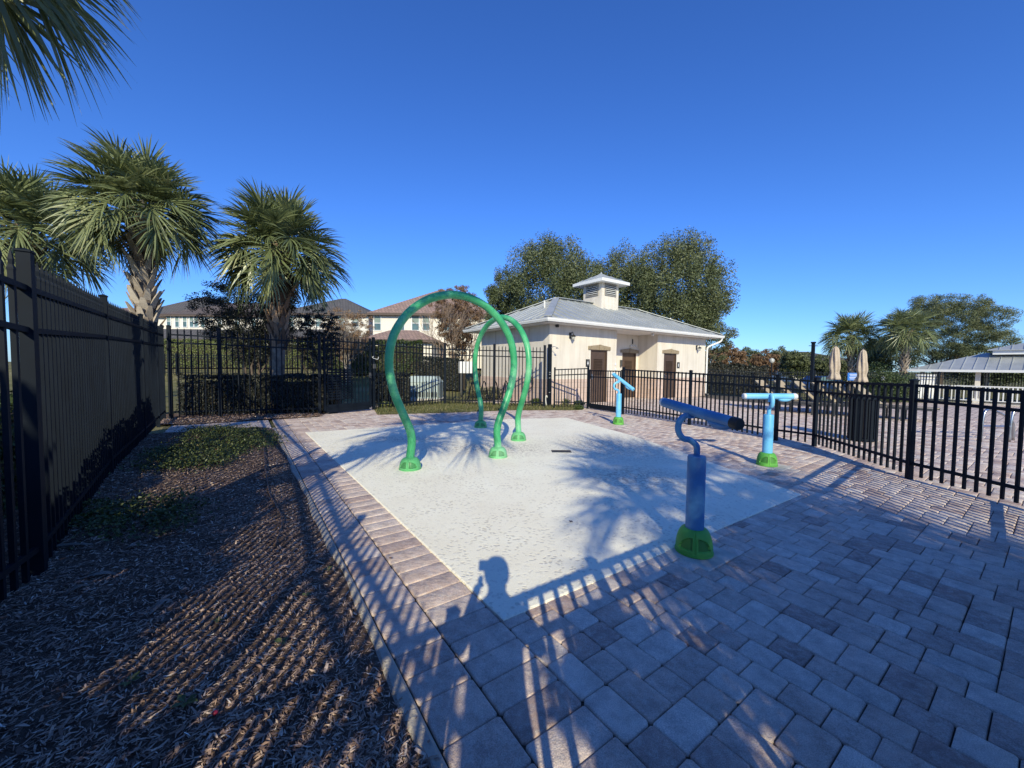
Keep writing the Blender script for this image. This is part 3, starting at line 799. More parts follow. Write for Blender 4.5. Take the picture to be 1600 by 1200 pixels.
# low fence: from the shower post round the right side and back past the photographer
t = thing('low_fence', (*G(1420, 748), 0), 'low black flat topped picket fence curving round the right side of the splash pad', 'fence')
lp = [G(866, 637.5), G(918, 638.5), G(973, 647), G(1077, 664), G(1212, 688), G(1272, 697), G(1420, 748), AB(6.15, .0), AB(4.4, -.12), AB(2.6, -.14), AB(.75, -.12), AB(-.30, -.10), AB(-1.36, -.08)]
lh = [1.32, 1.37, 1.35, 1.29, 1.235, 1.20, 1.225, 1.20, 1.20, 1.20, 1.20, 1.20, 1.20]
fence_line(t, lp, lh, post=.055, pick=.024, gap=.108, rails=(.035, .215), low=.20, spear=False, proud=.02, gate=(1,))
ga, gb = Vector((*lp[1], 0)), Vector((*lp[2], 0)); gd = (gb-ga).normalized(); gu = (gb-ga).length; az = math.atan2(gd.y, gd.x)
t = thing('low_gate', (ga.x, ga.y, 0), 'low black picket gate with a kick plate in front of the pump house doors', 'gate')
mb = MB()
for u in (.07, gu-.07): q = ga+gd*u; mb.box((q.x, q.y, .68), (.045, .045, 1.22), az)
for z in (.12, 1.05, 1.25): mb.beam(ga+gd*.09+Vector((0, 0, z)), gb-gd*.09+Vector((0, 0, z)), .03, .034)
mb.build('gate_frame', BP, t, world=True)
mb = MB()
for k in range(1, int(gu/.11)): q = ga+gd*(k*.11+.05); mb.box((q.x, q.y, .68), (.019, .019, 1.12), az)
mb.build('picket_panel', BP, t, world=True)
mb = MB(); q = (ga+gb)/2; mb.box((q.x, q.y, .11), (gu-.2, .015, .16), az); mb.build('kick_plate', BP, t, world=True)
mb = MB(); q = gb-gd*.12; mb.box((q.x, q.y-.04, 1.16), (.07, .06, .2), az, bev=.01); mb.build('latch', M['dark_grey'], t, world=True)

# ================================================================== WATER ARCHES
half = [(.655, .0), (.655, .16), (.635, .36), (.66, .52), (.76, .76), (.86, 1.02), (.915, 1.30), (.905, 1.56), (.83, 1.80), (.66, 2.04), (.42, 2.22), (.18, 2.305), (0, 2.325)]
def dome_foot(mb, c, s=1.0, r0=.125, h=.155, rt=.07, seg=96, ry=0):
    """two-piece moulded foot: D shaped recesses either side of a seam"""
    prof = []; n = 30
    prof.append((r0*1.04*s, 0)); prof.append((r0*1.04*s, .012*s))
    for i in range(n+1):
        u = i/n; z = .012+(h-.012)*u
        r = rt+(r0-rt)*max(0, 1-u**2.2)**.55
        prof.append((r*s, z*s))
    def inD(a, z):
        u = z/(h*s); a = (a-ry) % math.pi; f = min(a, math.pi-a)
        if f < .16 or f > .95: return False
        return .24 < u < .24+.50*math.sqrt(max(0, 1-((f-.16)/.79)**2))
    def fn(a, r, z):
        if inD(a, z): return r-.012*s
        b_ = (a-ry) % math.pi; f = min(b_, math.pi-b_)
        if f < .035 and z > .02*s: return r-.006*s
        return r
    f0 = len(mb.F); mb.lathe(prof, c, seg, fn=fn); np_ = len(prof)
    for q in range(f0, len(mb.F)):
        if len(mb.F[q]) != 4: mb.T[q] = 0; continue
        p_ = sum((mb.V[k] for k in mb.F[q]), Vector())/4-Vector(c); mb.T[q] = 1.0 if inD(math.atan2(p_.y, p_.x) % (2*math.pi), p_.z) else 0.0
def arch(fa, fb, label, seam=0):
    fa = Vector((*fa, 0)); fb = Vector((*fb, 0)); mid = (fa+fb)/2; L = (fb-fa).length; u = (fb-fa)/L
    t = thing('water_arch', mid, label, 'spray arch', 'green hoop shaped spray arches', math.atan2(u.y, u.x))
    k = L/1.31; P = [(-s*k, 0, z) for s, z in half]+[(s*k, 0, z) for s, z in half[-2::-1]]
    sp = spline([(p[0], 0, p[2]+.05 if p[2] < .05 else p[2]) for p in P], 6)
    mb = MB(); mb.tube(sp, .054, 20); autosmooth(mb.build('hoop_pipe', M['arch_green'], t), 50)
    for i, s in enumerate((-1, 1)):
        mb = MB(); dome_foot(mb, (s*.655*k, 0, .004), 1, .138, .15, .066, ry=-1.6-math.atan2(u.y, u.x)); f = mb.build('foot', M['arch_foot_green'], t, tones=True); autosmooth(f, 28)
        for q in range(4):
            mb = MB(); a = q*math.pi/2; mb.lathe([(.008, 0), (.008, .010), (.004, .014)], (s*.655*k+.130*math.cos(a), .130*math.sin(a), .03), 6)
            mb.build('bolt', M['steel'], f)
arch(G(641, 733), G(778, 714), 'front green spray arch with the widest hoop, nearest the mulch bed')
arch(G(751, 668), G(810, 688), 'rear green spray arch seen nearly edge on behind the front one')

# ================================================================== WATER CANNONS
def cannon(base, neck_az, neck, barrel0, barrel1, label, mpost, mtube, post_h=.72, s=1.0, br=.88, cap='black_plastic', cap0='white_plastic'):
    b = Vector((*base, 0)); t = thing('water_cannon', b, label, 'water cannon', 'blue water cannons round the pad')
    mb = MB(); c = .17
    rot = Matrix.Rotation(math.atan2(E1[1], E1[0]), 3, 'Z')
    mb = MB(); dome_foot(mb, (0, 0, .008), 1, .126, .175, .072, ry=-1.95); f = mb.build('foot', M['foot_green'], t, tones=True); autosmooth(f, 28)
    mb = MB(); mb.lathe([(.063, .16), (.063, post_h-.012), (.059, post_h), (.030, post_h+.002)], (0, 0, 0), 32); o = mb.build('post', M[mpost], t); autosmooth(o, 40)
    dx, dy = math.cos(neck_az), math.sin(neck_az)
    sp = spline([(s_*dx, s_*dy, z) for s_, z in neck], 6)
    mb = MB(); mb.tube(sp, .029*br, 16); autosmooth(mb.build('neck', M[mtube], t), 50)
    p0, p1 = barrel0-b, barrel1-b; d_ = (p1-p0).normalized(); L = (p1-p0).length
    mb = MB(); mb.tube([p0+d_*.02, p0+d_*.05, p0+d_*(L*.5), p1-d_*.05], [.046*br, .048*br, .048*br, .048*br], 28)
    o = mb.build('barrel', M[mtube], t); autosmooth(o, 50)
    mb = MB(); mb.tube([p1-d_*.055, p1-d_*.012, p1], [.0505*br, .0515*br, .046*br], 28); e = mb.build('end_cap', M[cap], o); autosmooth(e, 40)
    mb = MB(); mb.tube([p0, p0+d_*.006, p0+d_*.03], [.038*br, .046*br, .0475*br], 28); autosmooth(mb.build('end_cap', M[cap0], o), 50)
    # hand grip moulded under the rear half
    dn = Vector((0, 0, -1)); dn = (dn-d_*dn.dot(d_)).normalized()
    g = [p0+d_*(L*.66)+dn*.020*br, p0+d_*(L*.70)+dn*.046*br, p0+d_*(L*.78)+dn*.052*br, p0+d_*(L*.86)+dn*.046*br, p0+d_*(L*.93)+dn*.020*br]
    mb = MB(); mb.tube(spline(g, 5), [.014+.016*math.sin(math.pi*i/20) for i in range(21)], 12); autosmooth(mb.build('grip', M[mtube], t), 60)
    pb = (Vector(sp[-1])); mb = MB(); mb.tube([pb-dn*.0+dn*.02, pb-dn*.04], .034, 16); autosmooth(mb.build('swivel', M[mtube], t), 40)
    return t
def cpad(base, label, w_=.36, off=(0, 0), gr='small concrete footings under the cannons'):
    mb = MB(); az = math.atan2(E1[1], E1[0]); mb.box((base[0]+off[0], base[1]+off[1], -.02), (w_, w_, .048), az, bev=.006)
    tag(mb.build('concrete_footing', M['concrete'], None), label, 'footing', gr)
n1 = G(1084, 862)
S = lambda px, py, Y=2.79: at(px, py, Y)
nk = []
for px, py in ((1092, 712), (1092, 706), (1091, 696), (1081, 687.5), (1070, 684.6), (1063, 673), (1064.5, 659), (1072, 651), (1081, 648)):
    p = at(px, py, n1[1]); nk.append((p.x-n1[0], p.z))
sh = nk[0][0]; nk = [(s_-sh, z) for s_, z in nk]      # stand the neck on the axis of the post
nk[0] = (0, .70)
b0 = at(1035, 636, 3.17); b1 = at(1152, 673, 2.42)
mid = b0.lerp(b1, .42); top = Vector((n1[0]+nk[-1][0], n1[1], nk[-1][1])); dl = top+Vector((0, 0, .035))-mid
cannon(n1, 0, nk, b0+dl, b1+dl, 'nearest water cannon, dark blue with black end cap, at the front of the pad', 'cannon_blue_dark', 'cannon_blue_dark', .715, br=.77)
cpad(n1, 'concrete footing under the nearest cannon, between pad and pavers', .40, (.02, .0))
neck_std = [(0, .70), (0, .745), (-.01, .80), (-.055, .83), (-.105, .845), (-.135, .90), (-.125, .965), (-.09, .995), (-.05, 1.01)]
n2 = G(1198, 727)
c2 = at(1203, 621, n2[1]); dxy = Vector((.56, .05, 0)).normalized()
a2_, b2_ = at(1161, 619, n2[1]), at(1244, 619.5, n2[1])
cannon(n2, R(80), [(s_*.7, z) for s_, z in neck_std[:-1]]+[(-.04, c2.z-.04)], a2_, b2_, 'light blue water cannon on the right, barrel level, beside the low fence', 'cannon_blue_light', 'cannon_blue_light', .72, cap='white_plastic')
cpad(n2, 'concrete footing under the light blue cannon on the right', .38, (.06, -.03))
n3 = G(966, 663)
a3_ = at(957, 583.5, n3[1]+.22); b3_ = at(990, 609, n3[1]-.25)
cannon(n3, R(15), neck_std[:-2]+[(-.07, 1.0), (-.02, 1.02)], a3_, b3_, 'farthest water cannon, light blue, tilted steeply in front of the pump house gate', 'cannon_blue_light', 'cannon_blue_light', .74, cap='cannon_blue_light')
cpad(n3, 'concrete footing under the farthest cannon', .36, (.05, 0))
# drain
d0 = G(877, 706); t = thing('floor_drain', (*d0, .006), 'dark rectangular drain grate set in the middle of the pad', 'drain', rz=R(0))
mb = MB()
for s_ in (-1, 1): mb.box((s_*.15, 0, .002), (.012, .16, .006)); mb.box((0, s_*.075, .002), (.312, .012, .006))
mb.build('drain_frame', M['drain_metal'], t)
mb = MB()
for k in range(13): mb.box((-.135+k*.0225, 0, .0015), (.008, .138, .004))
mb.build('grate', M['drain_metal'], t)
o = link_mesh('black_sheet', [(-.145, -.07, .0012), (.145, -.07, .0012), (.145, .07, .0012), (-.145, .07, .0012)], [(0, 1, 2, 3)], M['black_plastic'], t)  # flat black sheet painted in for the darkness below the grate
# a few dry leaves on the pad and pavers
def dryleaf(px, py, s, label):
    x, y = G(px, py); az = random.uniform(0, 6); c, sn = math.cos(az), math.sin(az); V = []
    for u, wd, z in ((-.5, 0, .004), (-.2, .3, .010), (.1, .36, .007), (.5, 0, .014)):
        V += [(x+c*u*s-sn*wd*s, y+sn*u*s+c*wd*s, .006+z), (x+c*u*s+sn*wd*s, y+sn*u*s-c*wd*s, .008+z)]
    tag(link_mesh('dry_leaf', V, [(0, 2, 3, 1), (2, 4, 5, 3), (4, 6, 7, 5)], M['rust_seed'] if 0 else M['hose_brown']), label, 'leaf', 'dry leaves lying about')
dryleaf(892, 817, .035, 'small dry leaf lying on the open part of the pad')
dryleaf(610, 875, .03, 'dry leaf caught in the border paving stones')

# ================================================================== PUMP HOUSE / RESTROOMS
BX, BY, BA, BL, BW, BH, BR = 1.16, 12.7, .61, 11.25, 5.7, 3.0, 4.29
bu = Vector((math.cos(BA), math.sin(BA), 0)); bw = Vector((-math.sin(BA), math.cos(BA), 0)); bo = Vector((BX, BY, 0))
house = thing('pool_house', bo, 'cream stucco pool house with grey standing seam metal roof and brown doors', 'building', rz=BA)
OV = .52
def on_wall(px, off=OV):
    """distance along the front wall at a picture column, for wall line t=off"""
    d_ = ray(px, 574); P = bo+bw*off
    det = d_[0]*(-bu.y)+bu.x*d_[1]
    return (-P.x*d_[1]+P.y*d_[0])/(-(d_[0]*bu.y)+bu.x*d_[1])*1.0 if 0 else _isect(P, bu, d_)
def _isect(P, u, d_):
    # P + s u = k d (in plan)
    det = u.x*(-d_[1])-u.y*(-d_[0]); s = (-P.x*(-d_[1])+P.y*(-d_[0]))/det
    return s
sL, sR = OV, BL-OV
r0, r1 = on_wall(962.6), on_wall(1026.5)            # mouth of the recess
RD = 1.0                                            # recess depth
TW = BW-2*OV
d1 = (on_wall(922.5), on_wall(948.5)); d3 = (on_wall(1037), on_wall(1056.5)); d2 = (on_wall(972, OV+RD), on_wall(993.5, OV+RD))
WT = BH-.12; WAIN = .92; DH = 2.03
def wall_seg(mb, s0, s1, t, z0, z1, th=.12): mb.box(((s0+s1)/2, t+th/2, (z0+z1)/2), (s1-s0, th, z1-z0))
def seg_with_door(s0, s1, t, dr, upper=True):
    mbU, mbW = wU, wW
    for a, b in ((s0, dr[0]), (dr[1], s1)):
        wall_seg(mbU, a, b, t, WAIN, WT); wall_seg(mbW, a, b, t-.025, -.05, WAIN, .145)
    wall_seg(mbU, dr[0], dr[1], t, DH, WT)
wU, wW = MB(), MB()
seg_with_door(sL, r0, OV, d1); seg_with_door(r1, sR, OV, d3); seg_with_door(r0, r1, OV+RD, d2)
for s_, sg in ((r0-.12, 1), (r1, -1)):
    wU.box((s_+.06, OV+.12+(RD-.12)/2, (WAIN+WT)/2), (.12, RD-.12, WT-WAIN)); wW.box((s_+.06+sg*.0125, OV+.12+(RD-.12)/2, WAIN/2-.025), (.145, RD-.122, WAIN+.05))
for s_, sg in ((sL, -1), (sR-.12, 1)):
    wU.box((s_+.06, OV+TW/2+.06, (WAIN+WT)/2), (.12, TW-.121, WT-WAIN)); wW.box((s_+.06+sg*.0125, OV+TW/2+.06, WAIN/2-.025), (.145, TW-.09, WAIN+.05))
wU.box(((sL+sR)/2, BW-OV-.06+.002, WT/2), (sR-sL-.25, .12, WT))
wU.build('wall', M['stucco'], house)
def island_split(mb):
    return mb
wW.box(((sL+sR)/2, BW-OV-.06+.002, .16), (sR-sL-.02, .15, .3)); wW.build('wainscot', M['wainscot'], house)
mb = MB(); mb.box((BL/2, BW/2, BH-.14), (BL-.1, BW-.1, .03)); mb.build('soffit', M['white_trim'], house)
# darker vertical joint strips on the end wall above the wainscot
mb = MB()
for k in range(1, 4): mb.box((sL-.004, OV+k*TW/4, (BH+WAIN)/2), (.012, .02, WT-WAIN-.02))
mb.build('control_joint', M['stucco_dark'], house)
# roof: hip with standing seams
def hip_roof(mbs, L, W, z0, z1, seams=.42, ox=0, oy=0, hgt=.035):
    h2 = W/2; A = [(ox, oy, z0), (ox+L, oy, z0), (ox+L, oy+W, z0), (ox, oy+W, z0)]
    Rg = [(ox+h2, oy+h2, z1), (ox+max(L-h2, h2), oy+h2, z1)]
    mbs.add(A+Rg+[(a, b, z-.04) for a, b, z in A], [(0, 1, 5, 4), (2, 3, 4, 5), (1, 2, 5), (3, 0, 4), (0, 6, 7, 1), (1, 7, 8, 2), (2, 8, 9, 3), (3, 9, 6, 0)])
    sl = (z1-z0)/h2
    def seam(p, q): 
        if (Vector(q)-Vector(p)).length > .08: mbs.beam(Vector(p)+Vector((0, 0, hgt/2)), Vector(q)+Vector((0, 0, hgt/2)), .028, hgt)
    n = int(L/seams)
    for k in range(1, n):
        x = k*L/n; run = min(h2, x, L-x); 
        seam((ox+x, oy, z0), (ox+x, oy+run, z0+sl*run)); seam((ox+x, oy+W, z0), (ox+x, oy+W-run, z0+sl*run))
    n = int(W/seams)
    for k in range(1, n):
        y = k*W/n; run = min(y, W-y)
        seam((ox, oy+y, z0), (ox+run, oy+y, z0+sl*run)); seam((ox+L, oy+y, z0), (ox+L-run, oy+y, z0+sl*run))
    return A, Rg
mb = MB(); A_, R_ = hip_roof(mb, BL, BW, BH, BR); roof = mb.build('roof', M['metal_roof'], house)
mb = MB()
for a_, r_ in ((0, 0), (1, 1), (2, 1), (3, 0)): mb.beam(Vector(A_[a_])+Vector((0, 0, .045)), Vector(R_[r_])+Vector((0, 0, .045)), .26, .02)
mb.beam(Vector(R_[0])+Vector((0, 0, .05)), Vector(R_[1])+Vector((0, 0, .05)), .26, .02); mb.build('ridge_cap', M['metal_roof'], roof)
for (x, y) in ((1.5, 2.0), (9.8, 1.9)):
    z = BH+(BR-BH)/(BW/2)*min(x, y, BL-x); mb = MB(); mb.tube([(x, y, z-.05), (x, y, z+.28)], .04, 10); mb.build('vent_pipe', M['pipe_white'], roof)
# fascia + gutter
mb = MB(); g = .055
for p, q in ((0, 1), (1, 2), (2, 3), (3, 0)):
    a = Vector(A_[p]); b = Vector(A_[q]); d_ = (b-a).normalized(); o_ = Vector((d_.y, -d_.x, 0))
    pr = [(0, -.125), (.075, -.125), (.10, -.06), (.10, -.02), (.115, -.008), (.115, .0), (.0, .0)]
    vs = []; 
    for e, sg in ((a, -1), (b, 1)):
        for (x, z) in pr: vs.append(e+o_*x+d_*(x*sg)+Vector((0, 0, z-.012)))
    n = len(pr); mb.add(vs, [(k, (k+1) % n, (k+1) % n+n, k+n) for k in range(n)])
mb.build('gutter', M['white_trim'], house)
mb = MB(); mb.tube(spline([(BL-.02, -.03, BH-.12), (BL-.04, .05, BH-.3), (BL-OV+.08, OV-.12, BH-.55), (BL-OV+.06, OV-.055, BH-.75)], 5)+[Vector((BL-OV+.06, OV-.055, .15)), Vector((BL-OV+.06, OV-.16, .06))], .045, 8)
mb.build('downspout', M['white_trim'], house, smooth=True)
def door(dr, t, label=None):
    w_ = dr[1]-dr[0]; c = (dr[0]+dr[1])/2
    mb = MB(); mb.box((c, t+.075, DH/2), (w_-.08, .045, DH-.04)); dd = mb.build('door', M['door_brown'], house)
    mb = MB()
    for sx in (-1, 1): mb.box((c+sx*(w_/2-.022), t+.055, DH/2), (.045, .11, DH-.002))
    mb.box((c, t+.055, DH-.022), (w_-.092, .112, .04)); mb.build('frame', M['door_brown'], dd)
    mb = MB()
    for k in range(11): mb.box((c, t+.046, 1.08+k*.058), (w_*.52, .012, .045), rx=.5)
    mb.build('louver', M['louver_brown'], dd)
    mb = MB(); mb.box((c-w_*.36, t+.045, 1.0), (.07, .012, .2)); mb.tube([(c-w_*.36, t+.04, 1.0), (c-w_*.36, t-.01, 1.0), (c-w_*.26, t-.01, 1.0)], .011, 8); mb.build('handle', M['steel'], dd)
    mb = MB(); q = .14
    pts = [(-w_/2-q, 0), (w_/2+q, 0), (w_/2+q, .13), (0, .2), (-w_/2-q, .13)]
    V = [(c+x, t-.045, DH+z) for x, z in pts]+[(c+x, t+.004, DH+z) for x, z in pts]
    mb.add(V, [(0, 1, 2, 3, 4), (9, 8, 7, 6, 5)]+[(k, k+5, (k+1) % 5+5, (k+1) % 5) for k in range(5)])
    mb.box((c, t-.055, DH+.1), (.09, .03, .21)); mb.build('lintel', M['lintel_stone'], house)
door(d1, OV); door(d2, OV+RD); door(d3, OV)
# coach lamps
def coach(s_, t, z):
    mb = MB(); mb.box((s_, t-.012, z), (.11, .024, .22), bev=.006); mb.tube(spline([(s_, t-.02, z+.05), (s_, t-.12, z+.12), (s_, t-.17, z+.02)], 5), .012, 8); lp_ = mb.build('wall_lamp', M['bell_metal'], house)
    mb = MB(); mb.lathe([(.03, .02), (.085, -.02), (.10, -.035), (.095, -.045)], (s_, t-.17, z), 16); mb.build('shade', M['bell_metal'], lp_, smooth=True)
    mb = MB(); mb.lathe([(.055, -.045), (.06, -.09), (.04, -.15), (.01, -.17)], (s_, t-.17, z), 14); mb.build('glass', M['lamp_glass'], lp_, smooth=True)
coach(on_wall(890), OV, 2.50); coach(on_wall(1087), OV, 2.38)
mb = MB(); mb.box((on_wall(868), OV-.06, 2.80), (.10, .12, .10), bev=.02); mb.build('camera_dome', M['bell_metal'], house)
mb = MB(); q = on_wall(1016); mb.lathe([(.02, .05), (.06, .03), (.07, -.02), (.03, -.06)], (q, OV-.08, BH-.20), 14); mb.box((q, OV-.03, BH-.17), (.05, .08, .05)); mb.build('flood_lamp', M['white_plastic'], house)
def sign(s_, t, z, w_, h_, body, letters, name='sign'):
    mb = MB(); mb.box((s_, t-.010, z), (w_, .016, h_), bev=.003); sg = mb.build(name, M[body], house)
    return sg
s1 = sign(on_wall(918), OV, 1.52, .20, .28, 'bell_metal', None); s3 = sign(on_wall(1059.5), OV, 1.50, .20, .28, 'bell_metal', None)
def figure(sg, s_, t, z, skirt):
    mb = MB(); y = t-.0195
    mb.lathe([(.0, 0), (.0, 0)], (0, 0, 0), 3) if 0 else None
    circ = [(s_+.016*math.cos(k*math.pi/4), y, z+.075+.016*math.sin(k*math.pi/4)) for k in range(8)]
    mb.add(circ, [tuple(range(8))]); 
    if skirt: mb.add([(s_-.015, y, z+.05), (s_+.015, y, z+.05), (s_+.045, y, z-.03), (s_-.045, y, z-.03)], [(0, 1, 2, 3)]); mb.add([(s_-.014, y, z-.03), (s_+.014, y, z-.03), (s_+.012, y, z-.085), (s_-.012, y, z-.085)], [(0, 1, 2, 3)])
    else: mb.add([(s_-.032, y, z+.05), (s_+.032, y, z+.05), (s_+.026, y, z-.01), (s_-.026, y, z-.01)], [(0, 1, 2, 3)]); mb.add([(s_-.022, y, z-.01), (s_+.022, y, z-.01), (s_+.016, y, z-.085), (s_-.016, y, z-.085)], [(0, 1, 2, 3)])
    mb.build('pictogram', M['white_plastic'], sg)
figure(s1, on_wall(918), OV, 1.52, True); figure(s3, on_wall(1059.5), OV, 1.50, False)
for i, (px, z, w_) in enumerate(((962, 1.50, .10), (962.3, 1.30, .09), (962.1, 1.15, .11))): sign(on_wall(px-.8), OV, z, w_, .10, 'white_plastic', None, 'notice')
s_ = on_wall(1001, OV+RD)
mb = MB(); mb.box((s_+.12, OV+RD-.10, 1.12), (.26, .2, .30), bev=.01); fb = mb.build('fire_extinguisher_cabinet', M['red_box'], house)
mb = MB(); mb.box((s_+.42, OV+RD-.012, 1.16), (.34, .02, .26)); mb.build('notice_board', M['white_plastic'], house)
for i, dx_ in enumerate((-.16, 0, .16)):
    mb = MB(); sx = on_wall(987, OV+RD)+dx_; mb.lathe([(.03, 0), (.05, -.05), (.02, -.09)], (sx, OV+RD-.07, 2.38), 10); mb.box((sx, OV+RD-.03, 2.38), (.03, .06, .03)); mb.build('spot_lamp', M['white_plastic'], house)
mb = MB(); sx = on_wall(987, OV+RD); mb.box((sx, OV+RD-.02, 2.55), (.05, .03, .22)); mb.build('bracket', M['dark_grey'], house)
mb = MB(); sx = on_wall(969, OV+RD); mb.tube([(sx, OV+RD-.05, 1.4), (sx, OV+RD-.05, 1.7)], .05, 10); mb.build('dispenser', M['dark_grey'], house)
# small tap under the cabinet
mb = MB(); mb.tube([(s_+.1, OV+RD-.02, .70), (s_+.1, OV+RD-.09, .70), (s_+.1, OV+RD-.09, .64)], .018, 8); mb.box((s_+.1, OV+RD-.014, .55), (.12, .03, .2)); mb.build('hose_tap', M['steel'], house)
# cupola
cw = .57; cc = (BL/2, BW/2)
mb = MB(); mb.box((cc[0], cc[1], 4.55), (2*cw, 2*cw, 1.35)); cup = mb.build('cupola', M['stucco'], house)
for k in range(4):
    rot = Matrix.Rotation(k*math.pi/2, 3, 'Z'); C3 = Vector((cc[0], cc[1], 0))
    mb = MB()
    def bx(c, d_, rx=0):
        v = rot@Vector(c)+C3; mb.box(v, d_, rz=k*math.pi/2, rx=rx)
    bx((0, -cw-.02, 4.66), (.76, .035, .06)); bx((0, -cw-.02, 5.14), (.76, .035, .06))
    bx((-.35, -cw-.018, 4.90), (.06, .031, .42)); bx((.35, -cw-.018, 4.90), (.06, .031, .42)); fr = mb.build('louver_frame', M['louver_grey'], cup)
    mb = MB(); bx((0, -cw-.004, 4.90), (.64, .004, .42)); mb.build('black_panel', M['black_plastic'], fr)  # black panel on the solid wall stands for shade behind the louvers
    mb = MB()
    for j in range(5): bx((0, -cw-.022, 4.74+j*.082), (.638, .055, .014), .6)
    mb.build('louver', M['white_trim'], fr)
mb = MB(); hip_roof(mb, 1.82, 1.82, 5.30, 5.76, .3, cc[0]-.91, cc[1]-.91, .02); mb.build('cupola_roof', M['metal_roof'], cup)
mb = MB()
for k in range(4):
    rot = Matrix.Rotation(k*math.pi/2, 3, 'Z'); v = rot@Vector((0, -.915, 5.235))+Vector((cc[0], cc[1], 0)); mb.box(v, (1.84 if k % 2 else 1.79, .04, .13), rz=k*math.pi/2)
mb.box((cc[0], cc[1], 5.21), (1.76, 1.76, .03)); mb.build('cupola_fascia', M['white_trim'], cup)
mb = MB(); mb.lathe([(.06, 5.74), (.03, 5.80), (.01, 5.84)], (cc[0], cc[1], 0), 10); mb.build('finial', M['metal_roof'], cup)
# soil/wall base strip
x0, y0 = BX, BY

# shower post
q = G(858, 634.5); t = thing('shower_post', (*q, 0), 'tall black outdoor shower post with a small shower head at the fence corner', 'shower')
mb = MB(); mb.box((0, 0, 1.08), (.115, .095, 2.12), R(35), bev=.006); mb.build('post', BP, t)
mb = MB(); mb.tube(spline([(.04, -.02, 2.02), (.13, -.05, 2.06), (.24, -.09, 2.02)], 5), .010, 8); mb.lathe([(.012, .03), (.045, 0), (.045, -.012)], (.24, -.09, 1.995), 14); mb.build('shower_head', M['steel'], t)
for z in (1.17, 1.10, .98, .48):
    mb = MB(); mb.box((.0, -.062, z), (.05, .02, .022), R(0)); mb.build('push_button', M['steel'], t)
mb = MB(); mb.tube(spline([(-.1, -.02, .02), (-.13, -.02, .25), (-.10, -.02, .36), (-.07, -.0, .3)], 5), .022, 8); mb.build('standpipe', M['pipe_white'], t, smooth=True)
cpad(q, 'white concrete footing of the shower post', .42, (0, -.02))

# ================================================================== PALMS
def frond_mesh(rg, petiole, blade, nb=46, elev=0.3, droop=.5, spread=R(128)):
    """one costapalmate fan in local x-forward space; returns V, F, tones"""
    V = []; F = []; Tn = []
    base = rg.uniform(.15, .75)
    # petiole: arching
    P = []; p = Vector((0, 0, 0)); ang = elev
    n = 7
    for i in range(n+1):
        P.append(p.copy()); ang -= droop*.5/n; p = p+Vector((math.cos(ang), 0, math.sin(ang)))*petiole/n
    w_ = .016
    for i, q in enumerate(P):
        V += [q+Vector((0, -w_, .006)), q+Vector((0, w_, .006)), q+Vector((0, 0, -.012))]
        if i:
            k = (i-1)*3; F += [(k, k+1, k+4, k+3), (k+1, k+2, k+5, k+4), (k+2, k, k+3, k+5)]; Tn += [.75]*3
    # costa continues curving down
    C = [P[-1].copy()]; A = [ang]; p = P[-1].copy()
    for i in range(6):
        ang -= droop*rg.uniform(.9, 1.1)*.26; p = p+Vector((math.cos(ang), 0, math.sin(ang)))*blade*.075; C.append(p.copy()); A.append(ang)
    for k in range(nb):
        u = (k+.5)/nb*2-1; phi = u*spread; 
        f = max(0, 1-abs(u)*1.25)*6; i0 = min(5, int(f)); fr = f-i0
        o = C[i0].lerp(C[i0+1], min(1, fr)); a_ = A[i0]
        fw = Vector((math.cos(a_), 0, math.sin(a_))); up = Vector((-math.sin(a_), 0, math.cos(a_))); sd = Vector((0, 1, 0))
        d_ = fw*math.cos(phi)+sd*math.sin(phi)+up*(.30*abs(math.sin(phi)))+Vector((rg.gauss(0, .035), rg.gauss(0, .035), rg.gauss(0, .05)))
        d_.normalize()
        L = blade*(.80+.20*math.cos(phi))*rg.uniform(.88, 1.08); wd = blade*.027
        s_ = d_.cross(up); s_.normalize(); nrm = s_.cross(d_)
        s_ = s_*math.cos(.5*(1 if k % 2 else -1))+nrm*math.sin(.5*(1 if k % 2 else -1))
        g = (droop+.25)*rg.uniform(.5, 1.4)
        st = []
        for (t_, ww) in ((0, .55), (.32, 1.0), (.62, .75), (.84, .36), (1, .04)):
            q = o+d_*L*t_+Vector((0, 0, -1))*(L*g*.55*max(0, t_-.3)**2)
            st.append((q-s_*wd*ww, q+s_*wd*ww))
        b0 = len(V)
        for a, b in st: V += [a, b]
        tt = min(1, max(0, base*.7+.3*rg.random()+.08*(1 if k % 2 else -1)))
        for i in range(4): F.append((b0+2*i, b0+2*i+1, b0+2*i+3, b0+2*i+2)); Tn.append(min(1, tt+(.1 if i == 3 else 0)))
    return V, F, Tn
